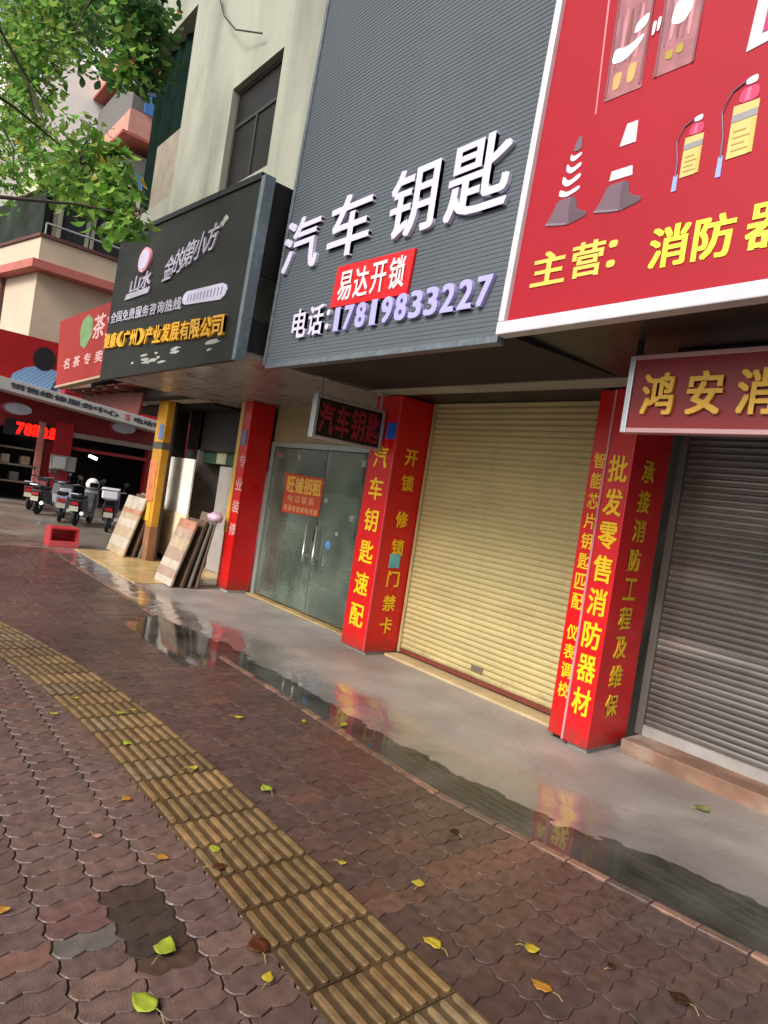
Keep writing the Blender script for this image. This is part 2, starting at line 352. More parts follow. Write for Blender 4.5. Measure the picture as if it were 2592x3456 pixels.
# concrete apron in front of the shops, its ragged outer edge under the puddle, damp near the water
def apron():
    mb = MB(); mb.tint = []; nx, ny = 520, 80; x0, x1, y0, y1 = -12.0, 2.0, 2.925, 5.35
    for j in range(ny + 1):
        for i in range(nx + 1):
            x = x0 + (x1 - x0) * i / nx; y = y0 + (y1 - y0) * (j / ny) ** 1.5
            n1 = noise.noise((x * 1.3, y * 1.3, 0)) * .06 + noise.noise((x * 5, y * 5, 2)) * .06 + noise.noise((x * 16, y * 16, 5)) * .035 + noise.noise((x * 40, y * 40, 5)) * .015
            d = y - shore(x) + n1
            h = WZ + max(-.03, min(.012, d * .045)) + noise.noise((x * 9, y * 9, 9)) * .0012 + .0008
            mb.v.append((x, y, h))
            wet = max(0, min(1, 1 - (d - .22 - .2 * noise.noise((x * .9, 1, 4)) - .1 * noise.noise((x * 4, y * 4, 8))) / .3)); mb.tint.append((wet, wet, wet))
    for j in range(ny):
        for i in range(nx):
            a = j * (nx + 1) + i; mb.f.append((a, a + 1, a + nx + 2, a + nx + 1)); mb.mi.append(0)
    return mb
def apron_mat():
    m = bpy.data.materials.new('apron_concrete'); m.use_nodes = True; n = m.node_tree.nodes; l = m.node_tree.links; p = n['Principled BSDF']
    at = n.new('ShaderNodeAttribute'); at.attribute_name = 'tint'; tc = n.new('ShaderNodeTexCoord')
    def nz(s, d):
        t = n.new('ShaderNodeTexNoise'); t.inputs['Scale'].default_value = s; t.inputs['Detail'].default_value = d; l.new(tc.outputs['Object'], t.inputs['Vector']); return t.outputs['Fac']
    def mr(a, lo, hi, x, y):
        q = n.new('ShaderNodeMapRange'); q.inputs[1].default_value = lo; q.inputs[2].default_value = hi; q.inputs[3].default_value = x; q.inputs[4].default_value = y; l.new(a, q.inputs[0]); return q.outputs[0]
    def mix(f, a, b):
        q = n.new('ShaderNodeMix'); q.data_type = 'RGBA'; l.new(f, q.inputs[0])
        for k, v in ((6, a), (7, b)):
            if isinstance(v, tuple): q.inputs[k].default_value = (*v, 1)
            else: l.new(v, q.inputs[k])
        return q.outputs[2]
    dry = mix(mr(nz(2.2, 7), .3, .7, 0, 1), lin('#867d77'), lin('#a1968e'))
    dry = mix(mr(nz(.8, 9), .5, .66, 0, .7), dry, lin('#766b63'))
    vo = n.new('ShaderNodeTexVoronoi'); vo.feature = 'DISTANCE_TO_EDGE'; vo.inputs['Scale'].default_value = .55; wv = n.new('ShaderNodeVectorMath'); wv.operation = 'ADD'; wn = n.new('ShaderNodeTexNoise'); wn.inputs['Scale'].default_value = 2.5; wn.inputs['Detail'].default_value = 6
    l.new(tc.outputs['Object'], wn.inputs['Vector']); l.new(tc.outputs['Object'], wv.inputs[0]); l.new(wn.outputs['Color'], wv.inputs[1]); l.new(wv.outputs[0], vo.inputs['Vector'])
    dry = mix(mr(vo.outputs['Distance'], .0, .005, .4, 0), dry, lin('#453d37'))
    dry = mix(mr(nz(60, 3), .58, .7, 0, .35), dry, lin('#5d534c'))
    wet = mix(mr(nz(3, 6), .3, .7, 0, 1), lin('#6b625e'), lin('#837975'))
    l.new(mix(at.outputs['Fac'], dry, wet), p.inputs['Base Color'])
    l.new(mr(at.outputs['Fac'], 0, 1, .5, .07), p.inputs['Roughness'])
    l.new(mr(at.outputs['Fac'], 0, 1, .4, .8), p.inputs['Specular IOR Level']); p.inputs['Coat Roughness'].default_value = .09; p.inputs['Coat IOR'].default_value = 1.6
    l.new(mr(at.outputs['Fac'], .15, 1, 0, 1), p.inputs['Coat Weight'])
    b = n.new('ShaderNodeBump'); b.inputs['Strength'].default_value = .16; b.inputs['Distance'].default_value = .006; l.new(nz(45, 5), b.inputs['Height']); l.new(b.outputs[0], p.inputs['Normal'])
    return m
build('apron', apron(), apron_mat(), smooth=True)['kind'] = 'structure'
ytile = M('yellow_floor_tile', '#b89a68', .3, var=.2, vs=2, rvar=.1, dirt='#8d7858', ds=1.4)
build('shop_floor', MB().box(-12.0, -8.98, 3.3, 4.7, -.03, .022), ytile)['kind'] = 'structure'
build('inner_floor', MB().box(-11.2, -3.0, 4.74, 8, -.03, .024), ytile)['kind'] = 'structure'

# ------------------------------------------------------------------ the shop building
B = thing('shop_building', 'long row of street shops under an off-white rendered upper storey', 'building', (-6, 4.9, 0))
wallm = M('offwhite_render', '#9a9a8b', .85, var=.1, vs=1.1, stretch=(1, 1, .35), dirt='#77776a', ds=.9, dth=.52, streak='#6a6a5e', bump=.15, bs=40)
xs = [-14.9, -12.45, -10.3, -8.72, -7.2, 2]; zs = [2.76, 6.05, 6.6, 7.72, 9.3, 10.1, 11.0, 13.5]
def solid(i, j, k):
    z0 = zs[k]
    if i == 0 and 6.5 < z0 < 10: return False
    if i == 2 and (6 < z0 < 7.7 or 9.2 < z0 < 10.9): return False
    return True
build('upper_wall', MB().cells(xs, [4.2, 4.46], zs, solid), wallm, B)
build('rear_block', MB().box(-14.2, 2, 5.3, 10, 2.9, 13.45), M('grey_render', '#6d6a64', .9), B)
build('parapet', MB().box(-13.65, -12.452, 4.215, 4.4, 6.602, 7.85), M('beige_render', '#8f8474', .85, var=.15), B)
fr = M('dark_frame', '#2b2926', .5, var=.2); pane = M('dark_window_glass', '#221f1c', .35, var=.25, vs=1.2, spec=.15)
for (za, zb) in ((6.05, 7.72), (9.3, 11.0)):
    wf = MB(); x0, x1, y = -10.3, -8.72, 4.3
    for a, b, c, d in ((x0, x0 + .06, za, zb), (x1 - .06, x1, za, zb), (x0 + .06, x1 - .06, zb - .06, zb), (x0 + .06, x1 - .06, za, za + .06), (x0 + .06, x1 - .06, za + 1.05, za + 1.11), (-9.55, -9.5, za + .06, za + 1.05)): wf.box(a, b, y, y + .06, c, d)
    w_ = build('window', wf, fr, B, bevel=.004)
    build('pane', MB().box(x0 + .03, x1 - .03, y + .02, y + .035, za + .03, zb - .03), pane, w_)
    build('curtain', MB().box(-9.15, -8.8, y + .06, y + .08, za + .1, za + 1.02), M('brown_curtain', '#5d3b2c', .9, var=.2, stretch=(14, 1, 1)), w_)
net = MB()
for k in range(30):
    a, b = -14.95 + 2.49 * k / 30, -14.95 + 2.49 * (k + 1) / 30; d0, d1 = .03 * math.sin(k * 1.3), .03 * math.sin((k + 1) * 1.3)
    net.face([(a, 4.43 + d0, 6.61), (b, 4.43 + d1, 6.61), (b, 4.43 + d1, 10.09), (a, 4.43 + d0, 10.09)])
build('shade_net', net, M('dark_green_net', '#10201a', .9, var=.35, vs=2.5, bump=.4, bs=120, spec=.05), B)
# canopy ceilings behind the fascias
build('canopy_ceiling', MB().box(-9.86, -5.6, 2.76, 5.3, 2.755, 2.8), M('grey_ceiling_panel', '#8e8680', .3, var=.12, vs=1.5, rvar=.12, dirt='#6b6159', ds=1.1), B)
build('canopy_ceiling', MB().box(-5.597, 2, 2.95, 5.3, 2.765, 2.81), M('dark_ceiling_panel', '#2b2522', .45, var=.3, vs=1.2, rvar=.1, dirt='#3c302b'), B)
build('ceiling_slot', MB().box(-1.95, -.6, 3.62, 3.86, 2.745, 2.764), M('black_slot', '#0b0908', .8), B)
# shop interiors
plas = M('stained_plaster', '#8b857e', .85, var=.25, vs=1.3, dirt='#40382f', ds=1.0, dth=.54)
build('inner_wall', MB().box(-11.2, 2, 8.0, 8.1, 0, 2.75), plas, B)
build('darkening_box', MB().box(-14.88, -9.872, 3.95, 4.196, 2.762, 3.3), M('dark_passage_ceiling', '#1f1a17', .8), B)  # added dark box that darkens the pale wall strip above the passage
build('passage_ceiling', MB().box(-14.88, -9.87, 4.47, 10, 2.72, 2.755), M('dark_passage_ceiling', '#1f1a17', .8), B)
build('inner_wall', MB().box(-11.82, -11.75, 4.38, 4.88, .025, 2.71), dark, B)
for x in (-11.25, -8.6, -5.5, -2.8): build('inner_wall', MB().box(x, x + .1, 4.95 if x > -9 else 4.9, 7.99, .025, 2.75), plas, B)

def pillar(x0, x1, y0, y1, ztop, m, extra=None): return build('pillar', MB().box(x0, x1, y0, y1, .045, ztop), m, B, bevel=.006)
# ---- pillar between glass door and golden shutter
base = M('pillar_plinth', '#8c8780', .8, var=.2); blk = M('black_foot', '#17130f', .7)
p1 = pillar(-5.7, -5.28, 4.42, 4.9, 2.75, red)
p1['label'] = 'red pillar with yellow characters on its front and on the side facing the shutter'
build('foot', MB().box(-5.67, -5.3, 4.46, 4.88, 0, .045), base, p1)
letters('character', '汽车钥匙速配', column(-5.6, 2.27, .22, .23, 6, .3), (0, 4.42, 0), UX, UZ, .001, .006, .022, gold, p1)
zz = [(2.13, '开'), (1.86, '锁'), (1.47, '修'), (1.17, '锁'), (.83, '门'), (.57, '禁'), (.33, '卡')]
letters('character', ''.join(c for _, c in zz), [(4.58, z - .085, .17, .17) for z, _ in zz], (-5.28, 0, 0), UY, UZ, .001, .006, .022, gold, p1)
build('edge_trim', MB().box(-5.292, -5.277, 4.412, 4.43, .05, 2.74), M('red_trim', '#c9404a', .3), p1)
build('blue_sticker', MB().box(-5.45, -5.3, 4.412, 4.418, 2.29, 2.46), M('blue_sticker_paper', '#1f5fb4', .4, var=.1), p1)
build('light_blue_sticker', MB().box(-5.279, -5.273, 4.58, 4.72, .95, 1.1), M('light_blue_paper', '#63b0b8', .4, var=.25, vs=12), p1)
# ---- pillar between golden shutter and grey shutter: a narrow strip and a wide strip
p2 = pillar(-3.0, -2.835, 4.5, 5.0, 2.75, red); p2['label'] = 'narrow red strip with small yellow characters right of the golden shutter'
build('foot', MB().box(-2.98, -2.84, 4.55, 4.98, 0, .045), blk, p2)
letters('character', '智能芯片钥匙匹配', column(-2.965, 2.28, 1.02, .095, 8, .22), (0, 4.5, 0), UX, UZ, .001, .005, .02, gold, p2)
letters('character', '仪表调校', column(-2.965, .93, .33, .095, 4, .22), (0, 4.5, 0), UX, UZ, .001, .005, .02, gold, p2)
p3 = pillar(-2.83, -2.62, 4.46, 5.0, 2.75, redd); p3['label'] = 'red pillar with large yellow characters beside the dirty grey shutter'
build('foot', MB().box(-2.81, -2.64, 4.5, 4.98, 0, .045), base, p3)
build('edge_trim', MB().box(-2.845, -2.828, 4.452, 4.47, .05, 2.74), M('pale_trim', '#c9868a', .35), p3)
letters('character', '批发零售消防器材', column(-2.8, 2.27, .25, .155, 8, .2), (0, 4.46, 0), UX, UZ, .001, .006, .024, gold, p3)
letters('character', '承接消防工程及维保', column(4.62, 2.27, .25, .17, 9, .25), (-2.62, 0, 0), UY, UZ, .001, .006, .02, M('dull_yellow_lettering', '#d8b020', .45), p3)
# ---- red pillar left of the glass door
p4 = pillar(-8.82, -8.5, 4.42, 4.79, 2.75, red); p4['label'] = 'red pillar with a yellow strip and faded white characters left of the glass door'
build('foot', MB().box(-8.79, -8.53, 4.46, 4.77, 0, .045), M('white_paint_foot', '#c9c4bf', .7, var=.2), p4)
build('yellow_strip', MB().box(-8.823, -8.72, 4.412, 4.5, .85, 2.75), M('yellow_tile', '#c69a3c', .35, var=.12), p4)
build('blue_sticker', MB().box(-8.69, -8.55, 4.411, 4.417, 2.12, 2.33), M('dull_blue_paper', '#5b7099', .5), p4)
letters('character', '专业装修', column(-8.67, 2.05, .75, .2, 4, .45), (0, 4.42, 0), UX, UZ, .001, .004, .014, M('faded_white_lettering', '#d0a09a', .5), p4)
# ---- yellow pillar at the far end of the row
p5 = build('pillar', MB().box(-11.5, -11.08, 4.2, 4.33, .03, 2.95), M('yellow_tile_pillar', '#c08a2a', .35, var=.18, vs=3, dirt='#8a6124', ds=2), B, bevel=.006); p5['label'] = 'yellow tiled pillar with posters at the far end of the shops'
build('dark_side', MB().box(-11.5, -11.06, 4.331, 4.37, .03, 2.95), M('dark_pillar_side', '#2c2219', .7, var=.2), p5)
build('orange_poster', MB().box(-11.49, -11.16, 4.19, 4.199, 1.02, 1.72), M('orange_poster_paper', '#c9764a', .6, var=.25, vs=9), p5)
build('yellow_poster', MB().box(-11.51, -11.2, 4.185, 4.199, .68, 1.0), M('yellow_poster_paper', '#d2a637', .6, var=.1), p5)
build('blue_sticker', MB().box(-11.3, -11.12, 4.189, 4.197, 2.1, 2.35), M('faded_blue_paper', '#55759f', .5), p5)
build('dark_band', MB().box(-11.503, -11.077, 4.196, 4.332, 1.93, 2.05), M('grey_band', '#4a4744', .6, var=.2), p5)
build('lower_wrap', MB().box(-11.503, -11.077, 4.196, 4.332, .04, .6), M('brown_wrap', '#8a6146', .7, var=.3), p5)

# ---- rolling shutters
def shutter(x0, x1, y, z0, z1, pitch, m, depth=.012):
    mb = MB(); z = z0; prof = []
    while z < z1:
        for t in range(6):
            a = t / 6; prof.append((y - depth * math.sin(math.pi * a) ** .7, z + pitch * a * .94))
        prof.append((y + .004, z + pitch * .97)); z += pitch
    i = len(mb.v); prof = [p for p in prof if p[1] <= z1]
    for (py, pz) in prof: mb.v += [(x0, py, pz), (x1, py, pz)]
    for k in range(len(prof) - 1): mb.f.append((i + 2 * k, i + 2 * k + 1, i + 2 * k + 3, i + 2 * k + 2)); mb.mi.append(0)
    return mb
gs = build('rolling_shutter', shutter(-5.27, -3.0, 4.9, .09, 2.76, .056, M('cream_shutter', '#b3a372', .38, var=.1, vs=2.2, stretch=(.6, 1, 2), rvar=.1, dirt='#968558', ds=1.6, dth=.6, streak='#9d8c66', splash='#7d6c50', sh=.3)), MC['cream_shutter'], B, smooth=True); gs['label'] = 'closed cream golden rolling shutter between two red pillars'
build('bottom_rail', MB().box(-5.27, -3.0, 4.885, 4.915, .05, .09), M('maroon_rail', '#6d3026', .5), gs)
for xa in (-5.268, -3.038): build('guide_rail', MB().box(xa, xa + .036, 4.868, 4.91, .05, 2.755), M('cream_rail', '#a8976c', .4, var=.15, streak='#7d6c4a'), gs)
build('lock', MB().box(-4.2, -4.06, 4.872, 4.888, .16, .21), M('dull_lock_metal', '#8a8070', .35, metal=.6), gs, bevel=.004)
build('sill', MB().box(-5.27, -3.0, 4.7, 4.98, 0, .032), M('cream_sill', '#b8a27a', .4, var=.15, vs=4), B)
ds_ = build('rolling_shutter', shutter(-2.6, 2, 5.12, .2, 2.76, .05, M('dirty_grey_shutter', '#6f6a66', .36, metal=.6, var=.3, vs=1.3, stretch=(.35, 1, 3), rvar=.12, dirt='#b0aaa4', ds=1.0, dth=.54, streak='#4b443d', splash='#6b6058', sh=.4), .007), MC['dirty_grey_shutter'], B, smooth=True); ds_['label'] = 'dirty grey galvanised rolling shutter at the right edge of the photo'
build('bottom_rail', MB().box(-2.6, 2, 5.09, 5.14, .12, .2), M('pale_rail', '#a29c96', .5, metal=.3, var=.3), ds_)
build('guide_rail', MB().box(-2.6, -2.54, 5.085, 5.14, .12, 2.755), M('grey_rail', '#6a645d', .45, metal=.4, var=.2), ds_)
build('brick_step', MB().box(-2.56, 2, 4.82, 5.2, 0, .12), M('worn_brick_step', '#7a5a48', .7, var=.3, vs=5, dirt='#9a8f83', ds=2.5, dth=.5), B, bevel=.01)
build('shutter_box', MB().box(-8.48, -5.72, 4.82, 4.9, 2.24, 2.76), M('cream_shutter_box', '#8f815c', .5, var=.15, stretch=(1, 1, 14)), B)
build('shutter_box', MB().box(-11.74, -8.83, 4.9, 5.0, 2.03, 2.71), M('dark_shutter_box', '#211b17', .7, var=.25, stretch=(1, 1, 9)), B)

# ---- glass double door
def glass():
    m = bpy.data.materials.new('dusty_glass'); m.use_nodes = True; n = m.node_tree.nodes; l = m.node_tree.links; n.remove(n['Principled BSDF'])
    t = n.new('ShaderNodeBsdfTransparent'); t.inputs[0].default_value = (.72, .79, .74, 1); g = n.new('ShaderNodeBsdfGlossy'); g.inputs['Roughness'].default_value = .03
    d = n.new('ShaderNodeBsdfDiffuse'); d.inputs[0].default_value = (.31, .39, .3, 1); f = n.new('ShaderNodeFresnel'); f.inputs[0].default_value = 1.6
    a = n.new('ShaderNodeMixShader'); b = n.new('ShaderNodeMixShader'); nz = n.new('ShaderNodeTexNoise'); nz.inputs['Scale'].default_value = 2.2; nz.inputs['Detail'].default_value = 5
    tc = n.new('ShaderNodeTexCoord'); l.new(tc.outputs['Object'], nz.inputs['Vector']); r = n.new('ShaderNodeMapRange'); r.inputs[1].default_value = .35; r.inputs[2].default_value = .75; r.inputs[3].default_value = .18; r.inputs[4].default_value = .5
    l.new(nz.outputs['Fac'], r.inputs[0]); l.new(r.outputs[0], a.inputs[0]); l.new(t.outputs[0], a.inputs[1]); l.new(d.outputs[0], a.inputs[2])
    l.new(f.outputs[0], b.inputs[0]); l.new(a.outputs[0], b.inputs[1]); l.new(g.outputs[0], b.inputs[2]); l.new(b.outputs[0], n['Material Output'].inputs[0]); return m
gm = glass(); steel = M('brushed_steel', '#c9c6c0', .25, metal=.9, var=.1)
fixed = build('door_frame', MB().box(-8.49, -8.41, 4.8, 4.88, .024, 2.24).box(-8.41, -5.72, 4.8, 4.88, 2.17, 2.24), M('pale_frame', '#9aa09a', .4, metal=.4, var=.1), B, bevel=.004)
for x0, x1, hx in ((-8.4, -7.09, -7.2), (-7.08, -5.73, -6.97)):
    gd = build('glass_door', MB().box(x0, x1, 4.835, 4.847, .05, 2.16), gm, B); gd['label'] = 'left dusty glass door leaf with a red notice' if x0 < -8 else 'right dusty glass door leaf beside the red pillar'
    build('handle', MB().tube([(hx, 4.76, .7), (hx, 4.76, 1.2)], .017, 10).tube([(hx, 4.76, .78), (hx, 4.836, .78)], .01, 6).tube([(hx, 4.76, 1.12), (hx, 4.836, 1.12)], .01, 6), steel, gd, smooth=True)
    fx = (x0 + .05, x0 + .2) if x0 < -8 else (x1 - .2, x1 - .05)
    for za in (.052, 2.02): build('patch_fitting', MB().box(fx[0], fx[1], 4.822, 4.86, za, za + .06), steel, gd, bevel=.003)
build('lock_plate', MB().box(-7.12, -7.06, 4.815, 4.834, .98, 1.14), M('dark_lock', '#1d1c22', .4), fixed)
build('round_sticker', MB().lathe([(.055, 0), (.055, .003)], (-6.78, 4.832, .98), FN, 20), M('sky_blue_sticker', '#4d8fc4', .4, var=.4, vs=20), fixed)
for q in ((-7.78, 2.02, .08), (-6.35, 2.0, .1), (-7.0, 1.5, .07), (-6.42, 1.33, .09), (-6.66, 1.12, .06)): build('torn_sticker', MB().box(q[0], q[0] + q[2], 4.829, 4.834, q[1], q[1] + q[2] * .8), M('torn_paper', '#8d8d86', .8, var=.25, vs=20), fixed)

# ---- furniture dimly seen inside
cb = thing('cabinet', 'dark cabinet standing inside behind the right glass door leaf', 'cabinet', (-6.6, 5.9, 0)); cb.location.z = .024
build('body', MB().box(-7.0, -6.1, 5.6, 6.1, .03, .85), M('brown_cabinet_wood', '#4b3a32', .5), cb, bevel=.01); build('top', MB().box(-7.03, -6.07, 5.57, 6.13, .852, .89), M('cabinet_top', '#6b5a4e', .4), cb, bevel=.005)
ch = thing('chair', 'dark office chair behind the left glass door leaf', 'chair', (-8.0, 5.6, .024))
build('seat', MB().box(-8.22, -7.78, 5.4, 5.82, .44, .52), rubber, ch, bevel=.03); build('backrest', MB().box(-8.2, -7.8, 5.8, 5.86, .6, 1.05), rubber, ch, bevel=.03)
build('leg', MB().tube([(-8, 5.6, .05), (-8, 5.6, .44)], .03).tube([(-8.25, 5.6, .05), (-7.75, 5.6, .05)], .02).tube([(-8, 5.35, .05), (-8, 5.85, .05)], .02), blackm, ch)

# ------------------------------------------------------------------ signs on the building
# grey ribbed key sign
K = thing('fascia_sign', 'tall grey ribbed fascia sign with big white raised characters and a telephone number', 'sign', (-4.1, 2.92, 2.72))
rib = MB(); i = 0; z = 2.72; prof = []
while z < 6.6: prof += [(2.92, z), (2.92, z + .02), (2.9228, z + .023), (2.9228, z + .028)]; z += .03
for py, pz in prof:
    xl = -5.49 + (pz - 2.72) * .06; xr = -2.66 + (pz - 2.72) * .04; rib.v += [(xl, py, pz), (xr, py, pz)]
for k in range(len(prof) - 1): rib.f.append((2 * k, 2 * k + 1, 2 * k + 3, 2 * k + 2)); rib.mi.append(0)
build('ribbed_panel', rib, M('grey_ribbed_panel', '#575d63', .5, metal=0, var=.08, vs=.9, stretch=(1, 1, .5), rvar=.08, dirt='#646c72', ds=.5, spec=.3), K)
fm = MB().hexa([(-5.53, 2.905, 2.7), (-5.488, 2.905, 2.7), (-5.488, 2.99, 2.7), (-5.53, 2.99, 2.7), (-5.30, 2.905, 6.6), (-5.258, 2.905, 6.6), (-5.258, 2.99, 6.6), (-5.30, 2.99, 6.6)])
fm.box(-5.488, -2.7, 2.912, 2.99, 2.672, 2.717)
build('edge_frame', fm, M('grey_edge', '#6a7278', .4, metal=.3, var=.25, vs=18), K, bevel=.003)
build('backing', MB().hexa([(-5.45, 2.94, 2.72), (-2.66, 2.94, 2.72), (-2.66, 4.15, 2.76), (-5.45, 4.15, 2.76), (-5.24, 2.94, 6.6), (-2.5, 2.94, 6.6), (-2.5, 4.15, 6.6), (-5.24, 4.15, 6.6)]), dark, K)
for c, a, b, w, h in (('汽', -5.42, 3.5, .58, .48), ('车', -4.7, 3.5, .56, .5), ('钥', -3.92, 3.5, .5, .5), ('匙', -3.32, 3.5, .54, .5)):
    chm = chars(MB(), c, [(a, b, w, h)], (0, 2.919, 0), UX, UZ, 0, .032, .02); build('raised_character', chm, white, K)
build('red_plaque', MB().prism([(-4.53, 3.105), (-3.59, 3.085), (-3.57, 3.4), (-4.5, 3.43)], (0, 2.918, 0), UX, UZ, FN, 0, .02), M('plaque_red', '#d01820', .35, var=.05), K)
letters('plaque_character', '易达开锁', row(-4.46, 3.14, .84, .23, 4, .16), (0, 2.898, 0), UX, UZ, .001, .008, .02, M('pinkish_white', '#f0cfd0', .4, var=.03), K)
letters('telephone_character', '电话:', row(-5.08, 2.9, .5, .25, 2, .12) + [(-4.55, 2.93, .045, .16)], (0, 2.919, 0), UX, UZ, 0, .03, .022, white, K)
letters('digit', '17819833227', [(-4.46 + k * .155 + (.03 if c_ == '1' else 0), 2.9, .07 if c_ == '1' else .125, .19) for k, c_ in enumerate('17819833227')], (0, 2.919, 0), UX, UZ, 0, .03, .035, lav, K)

# big red fire-equipment sign
F = thing('fascia_sign', 'large red fascia sign in a white frame printed with cones and fire extinguishers', 'sign', (-1.2, 2.9, 2.71))
def rx(z): return -2.66 + (z - 2.71) * .036
build('red_panel', MB().hexa([(rx(2.71) + .03, 2.90, 2.73), (2, 2.90, 2.80), (2, 2.94, 2.80), (rx(2.71) + .03, 2.94, 2.73), (rx(6.2) + .03, 2.90, 6.2), (2, 2.90, 6.2), (2, 2.94, 6.2), (rx(6.2) + .03, 2.94, 6.2)]), M('printed_red_canvas', '#9e1a28', .5, var=.06, vs=1.3, rvar=.06, bump=.05, bs=4, spec=.25), F)
build('white_frame', MB().hexa([(-2.675, 2.862, 2.70), (2, 2.862, 2.77), (2, 2.95, 2.77), (-2.675, 2.95, 2.70), (-2.675, 2.862, 2.775), (2, 2.862, 2.845), (2, 2.95, 2.845), (-2.675, 2.95, 2.775)])
      .hexa([(-2.675, 2.866, 2.777), (-2.63, 2.866, 2.777), (-2.63, 2.95, 2.777), (-2.675, 2.95, 2.777), (-2.55, 2.866, 6.2), (-2.505, 2.866, 6.2), (-2.505, 2.95, 6.2), (-2.55, 2.95, 6.2)]), whitef, F, bevel=.006)
build('backing', MB().box(-2.49, 2, 2.945, 4.15, 2.84, 6.2), dark, F)
def pr(name, polys, mat, d=.003, d0=.0):
    for p in polys:
        if name in ('cone_foot', 'cone_tip', 'cone_shadow', 'cabinet_hose', 'cabinet_glove', 'cabinet_gear', 'cabinet_detail', 'extinguisher_neck', 'extinguisher_valve', 'cone_stripe'):   # printed pictures have soft outlines
            for _ in range(2): p = [q for a, b in zip(p, p[1:] + p[:1]) for q in ((a[0] * .8 + b[0] * .2, a[1] * .8 + b[1] * .2), (a[0] * .2 + b[0] * .8, a[1] * .2 + b[1] * .8))]
        build(name, MB().prism(p, (0, 2.899, 0), UX, UZ, FN, d0, d), mat, F)
letters('caption_character', '主营：', [(-2.5, 2.96, .23, .19), (-2.24, 2.965, .2, .19), (-2.02, 2.99, .05, .14)], (0, 2.899, 0), UX, UZ, .0, .004, .028, M('pale_yellow_print', '#e3bd55', .45), F)
letters('sales_character', '消防器材', [(-1.79, 2.94, .195, .2), (-1.575, 2.94, .185, .2), (-1.345, 2.945, .21, .2), (-1.08, 2.95, .21, .2)], (0, 2.899, 0), UX, UZ, .0, .004, .028, M('lemon_print', '#ece03c', .45), F)
def bandp(xc, z0, z1, w0, w1, lean=.0): return [(xc - w0, z0), (xc + w0, z0), (xc + w1 + lean, z1), (xc - w1 + lean, z1)]
gp = M('cone_grey_print', '#6c5460', .5, var=.12); wp = M('print_white', '#d6c9d0', .45, var=.08); pk = M('print_pink', '#cf2f5e', .45)
def foot(xc): return [(xc - .13, 3.3), (xc + .02, 3.275), (xc + .14, 3.3), (xc + .14, 3.325), (xc + .07, 3.35), (xc + .055, 3.43), (xc - .065, 3.43), (xc - .085, 3.37)]
pr('cone_foot', [foot(-2.33), foot(-2.02)], gp)
pr('cone_stripe', [[(-2.395, 3.45), (-2.34, 3.435), (-2.26, 3.46), (-2.262, 3.485), (-2.34, 3.46), (-2.39, 3.49)], [(-2.385, 3.52), (-2.345, 3.49), (-2.265, 3.525), (-2.27, 3.555), (-2.34, 3.52), (-2.382, 3.565)], [(-2.37, 3.585), (-2.335, 3.56), (-2.272, 3.59), (-2.275, 3.615), (-2.335, 3.59), (-2.368, 3.63)], [(-2.355, 3.645), (-2.33, 3.625), (-2.28, 3.65), (-2.283, 3.67), (-2.33, 3.655), (-2.352, 3.675)]], wp)
pr('cone_tip', [[(-2.34, 3.68), (-2.285, 3.685), (-2.295, 3.75), (-2.31, 3.765), (-2.33, 3.73)]], gp)
pr('cone_band', [bandp(-2.015, 3.45, 3.5, .065, .058), bandp(-2.005, 3.62, 3.73, .045, .03, .01)], wp)
yl = M('extinguisher_yellow_print', '#cbb46c', .45, var=.08); gy = M('print_grey', '#8f8b8c', .5)
for (xc, z0, k) in ((-1.65, 3.36, 1), (-1.43, 3.385, 1.25)):
    w, h = .044 * k, .19 * k
    pr('extinguisher_body', [[(xc - w, z0), (xc + w, z0 + .004), (xc + w, z0 + h), (xc - w, z0 + h)]], yl)
    pr('extinguisher_band', [[(xc - w, z0 + h * .68), (xc + w, z0 + h * .7), (xc + w, z0 + h * .84), (xc - w, z0 + h * .82)]], gy, .005, .0035)
    pr('extinguisher_neck', [[(xc - w * .75, z0 + h * 1.02), (xc + w * .9, z0 + h * 1.02), (xc + w * .8, z0 + h * 1.3), (xc - w * .5, z0 + h * 1.3)]], pk)
    pr('extinguisher_valve', [[(xc - w * .3, z0 + h * 1.34), (xc + w * .6, z0 + h * 1.34), (xc + w * .6, z0 + h * 1.5), (xc - w * .3, z0 + h * 1.46)]], wp)
    hp = [(xc - w * .3, z0 + h * 1.42), (xc - w * 1.3, z0 + h * 1.3), (xc - w * 1.9, z0 + h * .95), (xc - w * 1.5, z0 + h * .45), (xc - w * 1.45, z0 + h * .08)]
    build('extinguisher_hose', MB().tube([(a, 2.895, b) for a, b in hp], .0035 * k, 6), M('hose_print', '#6f5a70', .5), F)
    pr('extinguisher_nozzle', [[(hp[-1][0] - .012, z0 - h * .3), (hp[-1][0] + .012, z0 - h * .3), (hp[-1][0] + .01, z0 + h * .1), (hp[-1][0] - .01, z0 + h * .1)]], M('nozzle_print', '#8f9fd0', .5))
